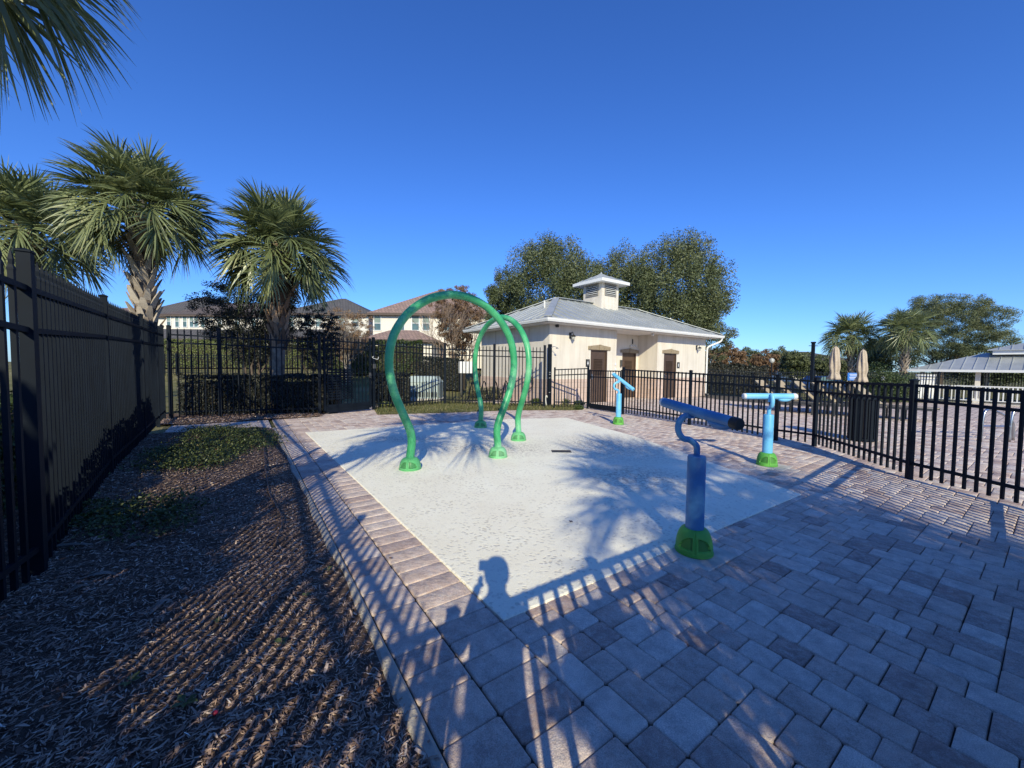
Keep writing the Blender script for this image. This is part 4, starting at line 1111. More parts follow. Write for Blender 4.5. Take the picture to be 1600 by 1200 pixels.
def palm(name, base, top, crownR, label, group, boots='boots_pale', boot_from=.2, seed=1, nf=38, trunk_r=.15, lean=(0, 0), hang=None, nb=46, dead=3, bsc=1.0, cat='palm tree'):
    rg = random.Random(seed)
    t = thing(name, base, label, cat, group); H = top[2]-base[2]; off = Vector((top[0]-base[0], top[1]-base[1], H))
    # trunk
    pts = [Vector((off.x*u**1.3, off.y*u**1.3, H*u)) for u in [i/10 for i in range(11)]]
    mb = MB(); mb.tube(pts, [trunk_r*(1.25 if i == 0 else 1.0 if i < 7 else 1.05) for i in range(11)], 14); autosmooth(mb.build('trunk', M['palm_bark'], t), 60)
    mb = MB(); nbt = int((1-boot_from)*H/.036)
    for i in range(nbt):
        u = boot_from+(1-boot_from)*i/nbt; c = Vector((off.x*u**1.3, off.y*u**1.3, H*u)); az = i*2.39996+rg.uniform(-.2, .2)
        r = Vector((math.cos(az), math.sin(az), 0)); s_ = Vector((-r.y, r.x, 0)); L = rg.uniform(.20, .34)*(1+.25*u)*bsc; wd = rg.uniform(.05, .08)*bsc
        op = rg.uniform(.25, .55)*(.8+.5*u); tr = trunk_r*.92
        p0 = c+r*tr; p1 = c+r*(tr+L*op*.55)+Vector((0, 0, L*.6)); p2 = c+r*(tr+L*op)+Vector((0, 0, L))
        th = .022; up = Vector((0, 0, 1))
        vs = [p0-s_*wd*1.25, p0+s_*wd*1.25, p1-s_*wd*.8+r*th, p1+s_*wd*.8+r*th, p2-s_*wd*.42+r*th*.5, p2+s_*wd*.42+r*th*.5,
              p1-s_*wd*.75-r*th, p1+s_*wd*.75-r*th, p2-s_*wd*.4-r*th*.5, p2+s_*wd*.4-r*th*.5]
        tn = rg.random()
        mb.add(vs, [(0, 1, 3, 2), (2, 3, 5, 4)], min(1, tn*.8+.2)); mb.add(vs, [(0, 6, 7, 1), (6, 8, 9, 7), (4, 5, 9, 8), (2, 4, 8, 6), (3, 7, 9, 5), (0, 2, 6), (1, 7, 3)], tn*.6)
    mb.build('leaf_bases', M[boots], t, tones=True)
    # fronds
    V = []; F = []; Tn = []; ctr = off
    vd = []; fd = []; td = []
    for i in range(nf+dead):
        isdead = i >= nf
        u = (i+.5)/nf; az = i*2.39996+rg.uniform(-.25, .25)
        el = R(86)-R(96)*u**.95+rg.uniform(-.12, .12)
        if isdead: el = R(-68)+rg.uniform(-.1, .2)
        pet = crownR*rg.uniform(.44, .58)*(1 if not isdead else .6); bl = crownR*rg.uniform(.40, .52)*(1 if not isdead else .8)
        dr = .26+.6*max(0, min(1, u))**1.5+rg.uniform(-.1, .15)
        v, f, tn = frond_mesh(rg, pet, bl, nb, el, dr)
        roll = rg.uniform(-.5, .5); Mx = Matrix.Rotation(az, 3, 'Z') @ Matrix.Rotation(0, 3, 'Y')
        axis_ = Vector((math.cos(el-.2), 0, math.sin(el-.2))); Mr = Matrix.Rotation(roll, 3, axis_)
        o = ctr+Vector((math.cos(az), math.sin(az), 0))*.08+Vector((0, 0, -.25*u))
        vv = [Mx@(Mr@q)+o for q in v]
        if isdead: k = len(vd); vd += vv; fd += [tuple(x+k for x in q) for q in f]; td += tn
        else: k = len(V); V += vv; F += [tuple(x+k for x in q) for q in f]; Tn += tn
    tn_ = np.clip(np.array(Tn), 0, 1)
    link_mesh('crown', V, F, M['palm_leaf'], t, tones=tn_)
    if dead: link_mesh('dead_fronds', vd, fd, M['palm_dry'], t, tones=np.clip(np.array(td), 0, 1))
    if hang:
        az, el, pet, bl, dr = hang; v, f, tn = frond_mesh(rg, pet, bl, nb, el, dr); Mx = Matrix.Rotation(az, 3, 'Z')
        link_mesh('hanging_frond', [Mx@q+ctr+Vector((0, 0, -.35)) for q in v], f, M['palm_leaf'], t, tones=tn)
    return t
GP = 'cabbage palms outside the left fence'
def put_palm(px_base, px_top, py_top, Y, *a, **k):
    tp = at(px_top, py_top, Y); bs = at(px_base, 600, Y); z0 = T(bs.x, Y)
    return palm('cabbage_palm', (bs.x, Y, z0-.05), tuple(tp), *a, **k)
put_palm(58, 40, 368, 11.3, 1.85, 'leftmost palm with dense brown leaf bases and one frond hanging over the fence', GP, 'boots_brown', .5, seed=21, nf=76, trunk_r=.2, bsc=1.35, hang=(-.2, -.30, 1.15, .8, .9))
put_palm(231, 220, 330, 10.0, 1.58, 'tallest palm, its trunk clad in pale criss cross leaf bases, left of the gate', GP, 'boots_pale', .30, seed=5, nf=84, trunk_r=.19, bsc=1.25)
put_palm(433, 440, 395, 12.0, 1.82, 'third palm with smooth pale lower trunk and shaggy brown upper trunk', GP, 'boots_brown', .38, seed=9, nf=80, trunk_r=.19, bsc=1.45, dead=5)
palm('cabbage_palm', (-5.95, 3.1, -.05), (-5.85, 3.1, 5.75), 1.9, 'near palm whose dark fronds hang into the top left corner', GP, 'boots_brown', .5, seed=31, nf=60, trunk_r=.15, nb=54, dead=2)
GB = 'palms behind the photographer'
SP = [(2.75, 2.75, -6.9, 5.5, 1.8, 41), (4.3, 4.2, -12.2, 5.8, 2.1, 42), (-2.9, -.95, -2.3, 5.5, 1.55, 43), (3.1, 3.1, -9.4, 5.2, 2.0, 46)]
LB = ['palm behind the photographer shading the middle of the pad', 'palm farthest back behind the photographer', 'leaning palm behind the photographer shading the far left of the pad', 'palm behind the photographer shading the front pavers']
SP[2] = (-4.4, -.95, -2.3, 5.5, 1.55, 43)
for (bx_, x, y, z, r, sd), l in zip(SP, LB): palm('cabbage_palm', (bx_, y-(1.2 if bx_ != x else 0), -.05), (x, y, z), r, l, GB, 'boots_brown', .5, seed=sd, nf=44, nb=30, dead=3)

# ================================================================== BROADLEAF TREES AND SHRUBS
def branches(mb, rg, p, d_, L, r, depth, tips, spread=.5, up=.15, minr=.006):
    n = 4; pts = [p]; q = p.copy(); dd = d_.copy()
    for i in range(n):
        dd = (dd+Vector((rg.gauss(0, .10), rg.gauss(0, .10), rg.gauss(0, .06)+up*.15))).normalized(); q = q+dd*L/n; pts.append(q.copy())
    mb.tube(pts, [max(minr, r*(1-.45*i/n)) for i in range(n+1)], 8 if r > .05 else 5, cap=False)
    if depth == 0: tips.append((q, dd)); return
    if depth <= 2: tips.append((q, dd))
    for i in range(3 if depth > 1 else rg.choice((3, 4))):
        a = rg.uniform(0, 6.28); s_ = dd.orthogonal().normalized(); s_ = Matrix.Rotation(a+i*2.1, 3, dd)@s_
        nd = (dd+s_*rg.uniform(.5, 1.2)*spread*1.6+Vector((0, 0, up))).normalized()
        branches(mb, rg, pts[rg.choice((2, 3, 4))] if i else pts[-1], nd, L*rg.uniform(.62, .85), r*.55, depth-1, tips, spread, up, minr)
def tree(name, base, H, Rx, label, cat='tree', group=None, leaf='oak_leaf', nleaf=30000, lsize=.12, seed=1, shape='dome', bark='bark', trunk_h=.25, density=.0, clumps=60, csize=.22, depth=3, stems=1, Ry=None, tmean=.45, zc=None, spread=.5, trunk_r=None, core=False, aspect=.5, vert=.8):
    rg = random.Random(seed); g = np.random.default_rng(seed); Ry = Ry or Rx
    t = thing(name, base, label, cat, group); tips = []; mb = MB()
    r0 = trunk_r or H*.022
    for s_ in range(stems):
        a = s_*6.28/max(1, stems)+.4; tilt = 0 if stems == 1 else .22
        branches(mb, rg, Vector((math.cos(a)*.08*(stems > 1), math.sin(a)*.08*(stems > 1), -.05)), Vector((math.cos(a)*tilt, math.sin(a)*tilt, 1)).normalized(), H*(trunk_h if stems == 1 else .3), r0/(1 if stems == 1 else 1.5), depth, tips, spread, .25)
    mb.build('trunk', M[bark], t, smooth=True)
    # clump centres through the crown's volume
    zc = zc if zc is not None else (H*trunk_h*1.0+H)/2; Rz = H-zc; C = []
    while len(C) < clumps:
        v = g.uniform(-1, 1, 3); rr = np.linalg.norm(v)
        if rr > 1 or rr < .35 and g.random() < .7: continue
        p = np.array([v[0]*Rx, v[1]*Ry, zc+v[2]*Rz])
        if shape == 'cone': 
            u = (p[2]-(zc-Rz))/(2*Rz); k = 1-.75*u; p[0] *= k; p[1] *= k
        if shape == 'vase': 
            u = (p[2]-(zc-Rz))/(2*Rz); k = .45+.75*u; p[0] *= k; p[1] *= k
        p[0] *= 1-.7*csize; p[1] *= 1-.7*csize; p[2] = zc+(p[2]-zc)*(1-.55*csize)
        C.append(p)
    C = np.array(C); S = g.uniform(.55, 1.25, clumps)*csize*Rx
    w_ = S**2.2; idx = g.choice(clumps, nleaf, p=w_/w_.sum())
    dv = g.normal(0, 1, (nleaf, 3)); dv /= np.linalg.norm(dv, axis=1)[:, None]; rad = g.random(nleaf)**.45
    off = dv*(rad*S[idx])[:, None]*np.array([1.15, 1.15, vert]); P = C[idx]+off
    keep = P[:, 2] > .15; P = P[keep]; dv = dv[keep]; idx = idx[keep]; rad = rad[keep]
    ct = g.normal(0, .13, clumps)
    hz = (P[:, 2]-(zc-Rz))/(2*Rz)
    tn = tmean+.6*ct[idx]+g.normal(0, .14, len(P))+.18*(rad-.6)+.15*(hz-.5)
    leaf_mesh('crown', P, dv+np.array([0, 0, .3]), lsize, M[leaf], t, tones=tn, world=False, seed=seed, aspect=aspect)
    return t
def put_tree(name, px, Y, top, halfpx, label, base_y=None, **k):
    p = at(px, 600, Y); z0 = T(p.x, Y); H = at(px, top, Y).z-z0
    return tree(name, (p.x, Y, z0), H, halfpx/600*Y, label, **k)
BT = 'trees behind the pool house'
put_tree('oak_tree', 858, 29, 372, 88, 'dark green oak rising behind the left part of the pool house roof', group=BT, nleaf=95000, lsize=.125, seed=3, vert=1.9, clumps=420, csize=.115, trunk_h=.22, tmean=.46)
put_tree('oak_tree', 1045, 27, 370, 94, 'largest dark green oak behind the right part of the pool house roof', group=BT, nleaf=125000, lsize=.12, seed=14, vert=1.9, clumps=520, csize=.105, trunk_h=.18, tmean=.48)
put_tree('oak_tree', 965, 31, 378, 60, 'narrow oak closing the gap between the two big oaks', group=BT, nleaf=50000, lsize=.125, seed=17, vert=1.9, clumps=200, csize=.15, trunk_h=.2, tmean=.5)
put_tree('oak_tree', 1105, 30, 440, 42, 'lower pale green tree at the right end of the pool house', group=BT, leaf='pale_leaf', nleaf=16000, lsize=.11, seed=19, clumps=120, csize=.15, trunk_h=.2, tmean=.3)
put_tree('oak_tree', 785, 30, 418, 34, 'lower dark tree left of the oaks above the green arch', group=BT, nleaf=26000, lsize=.125, seed=23, vert=1.9, clumps=120, csize=.18)
CM = 'half bare crape myrtles behind the back fence'
put_tree('crape_myrtle', 715, 21, 442, 50, 'large half bare crape myrtle with reddish top framed by the front arch', group=CM, leaf='rusty_leaf', nleaf=30000, lsize=.07, seed=31, clumps=380, csize=.09, stems=6, depth=4, bark='twig', spread=.35, shape='vase', tmean=.45, trunk_r=.09)
put_tree('crape_myrtle', 545, 21, 478, 46, 'pale bare crape myrtle in front of the dark roofed house', group=CM, leaf='rusty_leaf', nleaf=15000, lsize=.06, seed=33, clumps=300, csize=.09, stems=6, depth=4, bark='pale_bark', spread=.42, shape='vase', tmean=.7, trunk_r=.07)
put_tree('shade_tree', 395, 13.4, 432, 88, 'small leaved tree coloured dark as in palm shade, with sparse foliage in front of the third palm', leaf='dark_leaf', nleaf=34000, lsize=.058, seed=37, clumps=520, csize=.085, stems=4, depth=4, bark='bark', spread=.45, shape='vase', tmean=.5, trunk_r=.09)
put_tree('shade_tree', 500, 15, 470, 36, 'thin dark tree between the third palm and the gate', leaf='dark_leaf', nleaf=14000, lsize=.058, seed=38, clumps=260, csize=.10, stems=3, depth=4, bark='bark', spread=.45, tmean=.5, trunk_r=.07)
# far row on the right of the pool house
k = 0
TL = ['rusty', 'olive', 'dark green', 'brownish', 'grey green', 'green', 'dusty green', 'deep green', 'pale']
for px, Y, top, hw, lf in ((1112, 34, 540, 24, 'rusty_leaf'), (1140, 36, 536, 26, 'rusty_leaf'), (1168, 40, 538, 24, 'oak_leaf'), (1192, 36, 543, 22, 'rusty_leaf'), (1215, 42, 540, 24, 'pale_leaf'), (1240, 38, 545, 22, 'oak_leaf'), (1262, 44, 548, 22, 'oak_leaf'), (1290, 40, 552, 24, 'oak_leaf'), (1310, 36, 560, 22, 'oak_leaf')):
    put_tree('row_tree', px, Y, top, hw, '%s tree, number %s from the left in the row beyond the far fence' % (TL[k], ['one', 'two', 'three', 'four', 'five', 'six', 'seven', 'eight', 'nine'][k]), group='row of trees beyond the far deck fence', leaf=lf, nleaf=9000, lsize=.15, seed=50+k, clumps=120, csize=.2, depth=2, trunk_h=.2, tmean=.42); k += 1
GR = 'palms beside the pavilion'
p = at(1330, 600, 30); palm('cabbage_palm', (p.x, 30, T(p.x, 30)), tuple(at(1330, 528, 30)), 2.0, 'full round palm left of the two palms by the pavilion', GR, 'boots_pale', .3, seed=61, nf=70, nb=30, dead=4, trunk_r=.18)
p = at(1411, 600, 27); palm('cabbage_palm', (p.x, 27, T(p.x, 27)), tuple(at(1416, 520, 27)), 1.75, 'palm with pale leaf bases nearest the pavilion roof', GR, 'boots_pale', .3, seed=62, nf=64, nb=30, dead=1, trunk_r=.17)
put_tree('spreading_tree', 1468, 33, 456, 80, 'broad feathery tree spreading above the pavilion on the right', nleaf=110000, lsize=.12, seed=66, clumps=420, csize=.10, depth=4, trunk_h=.22, spread=.8, tmean=.55, aspect=.3)
put_tree('round_bush', 1385, 23, 562, 38, 'dense rounded clipped bush below the palm by the pavilion', cat='bush', leaf='hedge_leaf', nleaf=16000, lsize=.09, seed=68, clumps=60, csize=.4, depth=2, trunk_h=.1, tmean=.4, zc=.7)
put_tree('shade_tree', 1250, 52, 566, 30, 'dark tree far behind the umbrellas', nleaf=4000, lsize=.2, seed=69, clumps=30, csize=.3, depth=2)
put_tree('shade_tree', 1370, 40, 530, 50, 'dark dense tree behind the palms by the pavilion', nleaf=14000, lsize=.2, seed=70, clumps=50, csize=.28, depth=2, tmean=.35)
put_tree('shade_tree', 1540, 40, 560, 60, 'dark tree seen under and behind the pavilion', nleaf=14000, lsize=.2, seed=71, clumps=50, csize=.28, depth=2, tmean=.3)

def hedge(name, p0, p1, w_, h, n, lf, lsize, label, cat='hedge', seed=1, z0=None, tmean=.45, group=None):
    """clipped hedge between two plan points; leaves over a lumpy filler box coloured for the shaded inside"""
    from mathutils import noise as mn
    a = Vector((*p0, 0)); b = Vector((*p1, 0)); L = (b-a).length; d_ = (b-a).normalized(); s_ = Vector((-d_.y, d_.x, 0)); g = np.random.default_rng(seed)
    zb = T(*p0) if z0 is None else z0; zb2 = T(*p1) if z0 is None else z0
    t = thing(name, (a.x, a.y, zb), label, cat, group)
    mb = MB(); k = max(3, int(L/.25)); V = []; F = []
    for i in range(k+1):
        u = i/k; q = a.lerp(b, u); zz = zb+(zb2-zb)*u
        for (ss_, hz) in ((-.36, 0), (-.40, .55), (-.34, .86), (0, .9), (.34, .86), (.40, .55), (.36, 0)):
            j = 1+.12*mn.noise(Vector((u*L*2, ss_*3, hz*3+seed))); V.append(q+s_*w_*ss_*j+Vector((0, 0, zz+h*hz*j)))
        if i:
            m_ = 7; F += [((i-1)*m_+q2, (i-1)*m_+q2+1, i*m_+q2+1, i*m_+q2) for q2 in range(m_-1)]
    F += [tuple(range(7)), tuple(k*7+q2 for q2 in range(6, -1, -1))]
    link_mesh('filler_core', V, F, M['core_dark'], t, world=True, smooth=True)  # filler hull against see-through, its dark colour standing for inner shade
    u = g.random(n); side = g.random(n); P = np.zeros((n, 3)); Nn = np.zeros((n, 3))
    for i in range(n):
        q = a.lerp(b, u[i]); zz = zb+(zb2-zb)*u[i]
        r = side[i]
        if r < .38: ss_, hz, nr = -.5, g.random(), -s_
        elif r < .55: ss_, hz, nr = .5, g.random(), s_
        else: ss_, hz, nr = g.uniform(-.5, .5), 1, Vector((0, 0, 1))
        lump = 1+.10*mn.noise(Vector((u[i]*L*1.7, ss_*3+seed, hz*2)))+.05*mn.noise(Vector((u[i]*L*7, ss_*5, hz*7)))
        dep = g.random()**2*.12
        q = q+s_*w_*ss_*(lump-dep)*(1-.15*hz); P[i] = (q.x, q.y, zz+.04+h*hz*lump*(1-dep*.5)); Nn[i] = nr
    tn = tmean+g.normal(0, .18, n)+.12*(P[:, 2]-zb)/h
    for i in range(0, n, 1): pass
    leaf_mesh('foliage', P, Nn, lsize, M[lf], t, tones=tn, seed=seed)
    return t
# clipped dark hedge behind the back fence, and hedge outside the tall left fence
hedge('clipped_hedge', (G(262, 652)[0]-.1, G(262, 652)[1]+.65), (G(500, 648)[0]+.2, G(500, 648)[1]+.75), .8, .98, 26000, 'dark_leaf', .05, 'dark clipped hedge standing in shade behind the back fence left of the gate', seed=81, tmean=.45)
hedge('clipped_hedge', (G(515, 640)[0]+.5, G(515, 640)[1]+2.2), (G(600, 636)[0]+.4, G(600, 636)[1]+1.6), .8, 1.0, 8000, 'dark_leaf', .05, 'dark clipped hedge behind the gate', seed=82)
hedge('clipped_hedge', AB(-2.0, 1.4), AB(-2.0, 9.4), .7, .92, 24000, 'hedge_leaf', .055, 'long dark hedge along the outside of the tall left fence', seed=83, tmean=.4)
for i_, (b_, h_, r_) in enumerate(((-2.8, 1.9, .65), (-1.9, 2.1, .65), (-1.0, 2.1, .65), (-.15, 2.2, .6), (.75, 2.5, .52))):
    tree('garden_shrub', (*AB(-2.35, b_), 0), h_, r_, ['tall leafy shrub', 'round leafy shrub', 'broad leafy shrub', 'upright leafy shrub', 'tallest leafy shrub'][i_]+' outside the tall fence beside the photographer', cat='shrub', group='shrubs outside the tall fence', leaf='hedge_leaf', nleaf=16000, lsize=.065, seed=140+i_, clumps=80, csize=.3, depth=2, trunk_h=.2, trunk_r=.03)
hedge('clipped_hedge', tuple(at(240, 600, 25))[:2], tuple(at(520, 600, 26))[:2], 1.2, 1.75, 26000, 'bright_hedge_leaf', .085, 'sunlit green hedge far behind the back fence, beyond the small fence', seed=84, tmean=.45)
hedge('clipped_hedge', tuple(at(520, 600, 23))[:2], tuple(at(660, 600, 24))[:2], 1.2, 1.9, 14000, 'hedge_leaf', .085, 'dark green hedge behind the gate and the pale utility box', seed=85, tmean=.35)
hedge('clipped_hedge', tuple(at(655, 600, 20))[:2], tuple(at(722, 600, 19.5))[:2], 1.2, 1.5, 9000, 'dark_leaf', .08, 'dark shrubs behind the white sign board', seed=86, tmean=.4)
hedge('clipped_hedge', (9.5, 27.8), (17.5, 26.6), 1.4, 2.0, 16000, 'dark_leaf', .12, 'dark hedge behind the far deck fence', seed=87, tmean=.5)
verge('ground_grass', [toAB(*at(px, 600, y)[:2]) for px, y in ((240, 21), (520, 22), (520, 24), (240, 23.5))], 3000, .10, 'dry tan grass on the slope beyond the back fence', 88, T, -1, .9)
# shrubs at the foot of the shower post
def shrub(x, y, s, label, lf='hedge_leaf', seed=1, group='low shrubs in the verge', n=900, lsize=.05, tm=.5):
    g = np.random.default_rng(seed); t = thing('low_shrub', (x, y, 0), label, 'shrub', group)
    mb = MB(); rg = random.Random(seed)
    for i in range(7):
        a = i*.9; mb.tube([(0, 0, -.02), (math.cos(a)*s*.3, math.sin(a)*s*.3, s*.35), (math.cos(a)*s*.6, math.sin(a)*s*.6, s*.6)], [.01, .007, .003], 5)
    mb.build('stems', M['twig'], t)
    v = g.normal(0, 1, (n, 3)); v /= np.linalg.norm(v, axis=1)[:, None]; r = g.random(n)**.4; P = v*r[:, None]*np.array([s, s*.8, s*.5])+np.array([0, 0, s*.45]); P = P[P[:, 2] > 0.01]
    leaf_mesh('foliage', P, v[:len(P)]*.5+np.array([0, 0, .5]), lsize, M[lf], t, world=False, seed=seed, tones=tm+g.normal(0, .2, len(P)))
for i, (px, py, s, l) in enumerate(((838, 632, .24, 'leafy green shrub just left of the shower post'), (880, 632, .26, 'bright green shrub just right of the shower post'), (905, 634, .2, 'small shrub between shower post and low gate'),
        (600, 636, .2, 'sparse yellow green shrub beside the tall gate'), (615, 636, .16, 'small weedy shrub under the front arch left leg'), (905, 640, .15, 'tiny shrub before the low fence'))):
    shrub(*G(px, py), s, l, 'bright_hedge_leaf' if i in (1, 3) else 'hedge_leaf', 90+i, tm=.55 if i != 3 else .8)
p = at(770, 612, 16); shrub(p.x, 16, .55, 'pale variegated shrub behind the fence beside the pool house', 'pale_leaf', 97, n=1600, lsize=.07, tm=.8)
p = at(745, 612, 17); shrub(p.x, 17, .5, 'pale shrub below the white sign board', 'pale_leaf', 98, n=1400, lsize=.07, tm=.75)

# ================================================================== HOUSES BEYOND THE FENCE
def uv_quad(me_o, scale=1.0):
    """metres-true UVs per face: u along the horizontal, v up the slope"""
    me = me_o.data; uvl = me.uv_layers.new(name='UVMap')
    for p in me.polygons:
        n = p.normal; h = Vector((0, 0, 1)).cross(n)
        if h.length < 1e-3: h = Vector((1, 0, 0))
        h.normalize(); v = n.cross(h)
        for li in p.loop_indices:
            co = me.vertices[me.loops[li].vertex_index].co; uvl.data[li].uv = (co.dot(h)*scale, co.dot(v)*scale)
def hiproof(name, mats, parent, x0, x1, y0, y1, z0, z1, over=.4, axis_=None):
    x0 -= over; x1 += over; y0 -= over; y1 += over; W = min(x1-x0, y1-y0)/2
    if x1-x0 >= y1-y0: Rg = [(x0+W, (y0+y1)/2, z1), (x1-W, (y0+y1)/2, z1)]; faces = [(0, 1, 5, 4), (2, 3, 4, 5), (1, 2, 5), (3, 0, 4)]
    else: Rg = [((x0+x1)/2, y0+W, z1), ((x0+x1)/2, y1-W, z1)]; faces = [(1, 2, 5, 4), (3, 0, 4, 5), (0, 1, 4), (2, 3, 5)]
    A = [(x0, y0, z0), (x1, y0, z0), (x1, y1, z0), (x0, y1, z0)]
    mb = MB(); mb.add(A+Rg, faces); o = mb.build(name, M[mats], parent); uv_quad(o)
    mb = MB()
    for p, q in ((0, 1), (1, 2), (2, 3), (3, 0)): mb.beam(Vector(A[p])-Vector((0, 0, .12)), Vector(A[q])-Vector((0, 0, .12)), .06, .2)
    mb.add([(x0, y0, z0-.2), (x1, y0, z0-.2), (x1, y1, z0-.2), (x0, y1, z0-.2)], [(3, 2, 1, 0)])
    mb.build('fascia', M['tile_fascia'], o); return o
simple('tile_fascia', (.10, .07, .055), .7)
def window(parent, x, y, z, w_, h_, mull=1):
    mb = MB()
    for s_ in (-1, 1): mb.box((x+s_*(w_/2+.035), y-.04, z), (.07, .08, h_+.14)); mb.box((x, y-.04, z+s_*(h_/2+.035)), (w_, .079, .07))
    mb.box((x, y-.035, z), (w_, .05, .05))
    fr = mb.build('window', M['white_trim'], parent)
    mb = MB(); mb.box((x, y-.012, z), (w_, .02, h_)); mb.build('pane', M['window_glass'], fr)
    mb = MB(); mb.box((x, y-.026, z+h_*.25), (w_-.02, .006, h_*.46)); mb.build('blind', M['blind_green'], fr)
# house A (left, behind palm two)
def hz(px, py, Y): return at(px, py, Y).z
Y = 46
p = at(160, 560, Y); q = at(470, 560, Y)
h1 = thing('house', (p.x, Y, T(p.x, Y)), 'cream two storey house with brown hip roof and a row of five windows', 'house', 'two storey houses beyond the fence')
def hx(px): return at(px, 560, Y).x-p.x
gz = T(p.x, Y)
ze = hz(300, 492, Y)-gz
mb = MB(); mb.box(((hx(262)+hx(470))/2, 5, ze/2), (hx(470)-hx(262), 10, ze)); mb.build('wall', M['house_cream'], h1)
mb = MB(); mb.box(((hx(165)+hx(255))/2, 8.5, ze/2+.1), (hx(255)-hx(165), 10, ze+.2)); mb.build('wall', M['house_cream'], h1)
hiproof('roof', 'tile_brown', h1, hx(258), hx(475), 0, 10, ze, hz(380, 473, Y+5)-gz)
hiproof('roof', 'tile_grey', h1, hx(160), hx(300), 3.5, 17, ze+.25, hz(257, 463, Y+9)-gz)
for px in (266, 279, 291, 301.5, 308.5, 319, 345, 372, 398, 425): window(h1, hx(px), 0, hz(px, 502, Y)-gz, .42, 1.35)
hiproof('roof', 'tile_grey', h1, hx(245), hx(460), -4.5, -.1, hz(330, 530, Y-4.5)-gz, hz(330, 515, Y-2)-gz)
mb = MB(); mb.box(((hx(250)+hx(455))/2, -2.2, (hz(330, 531, Y-4.5)-gz)/2-.1), (hx(455)-hx(250), 4, hz(330, 531, Y-4.5)-gz-.2)); mb.build('wall', M['house_cream'], h1)
# house B (dark roof in the middle)
Y = 44; p = at(468, 560, Y); gz = T(p.x, Y)
h2 = thing('house', (p.x, Y, gz), 'white walled house with dark grey hip roof partly hidden by bare trees', 'house', 'two storey houses beyond the fence')
ze = hz(580, 491, Y)-gz
mb = MB(); mb.box(((hx(440)+hx(576))/2, 5, ze/2), (hx(576)-hx(440), 10, ze)); mb.build('wall', M['house_white'], h2)
hiproof('roof', 'tile_grey', h2, hx(440), hx(578), 0, 9.5, ze, hz(530, 467, Y+5)-gz, .5)
for px in (455, 482, 500, 535, 556): window(h2, hx(px), 0, hz(px, 502, Y)-gz, .7, 1.2)
hiproof('roof', 'tile_grey', h2, hx(445), hx(572), -4, -.1, hz(520, 527, Y-4)-gz, hz(520, 515, Y-2)-gz)
mb = MB(); mb.box(((hx(450)+hx(568))/2, -2, (hz(520, 528, Y-4)-gz)/2-.1), (hx(568)-hx(450), 3.6, hz(520, 528, Y-4)-gz-.2)); mb.build('wall', M['house_white'], h2)
# house C (tan tiles, framed by the arch)
Y = 38; p = at(585, 560, Y); gz = T(p.x, Y)
h3 = thing('house', (p.x, Y, gz), 'cream two storey house with pinkish tan tile roof framed by the front arch', 'house', 'two storey houses beyond the fence')
ze = hz(620, 490, Y)-gz
mb = MB(); mb.box(((hx(583)+hx(765))/2, 6, ze/2), (hx(765)-hx(583), 12, ze)); mb.build('wall', M['house_cream'], h3)
hiproof('roof', 'tile_tan', h3, hx(583), hx(765), 0, 12, ze, hz(680, 452, Y+6)-gz, .45)
for px, w_ in ((590.5, .62), (628, .5), (649.5, .66), (666, .62), (700, .7), (730, .7)): window(h3, hx(px), 0, hz(px, 505, Y)-gz, w_, 1.35)
hiproof('roof', 'tile_tan', h3, hx(590), hx(690), -4, -.1, hz(640, 531, Y-4)-gz, hz(640, 516, Y-2)-gz, .3)
mb = MB(); mb.box(((hx(592)+hx(688))/2, -2, (hz(640, 532, Y-4)-gz)/2-.1), (hx(688)-hx(592), 3.6, hz(640, 532, Y-4)-gz-.2)); mb.build('wall', M['house_cream'], h3)
# far roof behind the left end and far gable by the umbrellas
Y = 70; p = at(190, 560, Y); gz = T(p.x, Y)
h4 = thing('house', (p.x, Y, gz), 'distant house with red brown roof at the far left above the tall fence', 'house', 'two storey houses beyond the fence')
mb = MB(); mb.box((0, 4, 3), (14, 8, 6)); mb.build('wall', M['house_cream'], h4); hiproof('roof', 'tile_tan', h4, -7, 7, 0, 8, hz(190, 487, Y)-gz, hz(190, 476, Y)-gz)
window(h4, 2, 0, 4.6, 1, 1.3); window(h4, -3, 0, 4.6, 1, 1.3)
Y = 60; p = at(1285, 560, Y); gz = T(p.x, Y)
h5 = thing('house', (p.x, Y, gz), 'distant dark roofed house behind the black lamp post', 'house')
mb = MB(); mb.box((0, 4, 1.8), (9, 8, 3.6)); mb.build('wall', M['house_white'], h5); hiproof('roof', 'tile_grey', h5, -4.5, 4.5, 0, 8, hz(1285, 562, Y)-gz, hz(1285, 548, Y)-gz)
window(h5, 0, 0, 2, 1.2, 1.2)
# small fence in front of the sunlit hedge
def simple_fence(p0, p1, h, n_b, label, rails=(.06, .2), name='far_fence', pick=.022, gap=.14):
    t = thing(name, (*p0, T(*p0)), label, 'fence'); pts = [lerp2(p0, p1, i/n_b) for i in range(n_b+1)]
    fence_line(t, pts, [T(*q)+h for q in pts], post=.07, pick=pick, gap=gap, rails=rails, low=.15, spear=False, proud=.02)
simple_fence(tuple(at(228, 600, 22.5))[:2], tuple(at(520, 600, 22.5))[:2], 1.25, 6, 'small black picket fence in front of the sunlit hedge on the slope', gap=.16)
simple_fence((7.2, 25.3), (31, 23.2), 1.85, 10, 'tall black fence at the far side of the pool deck', (.12, .3), gap=.17, pick=.025)

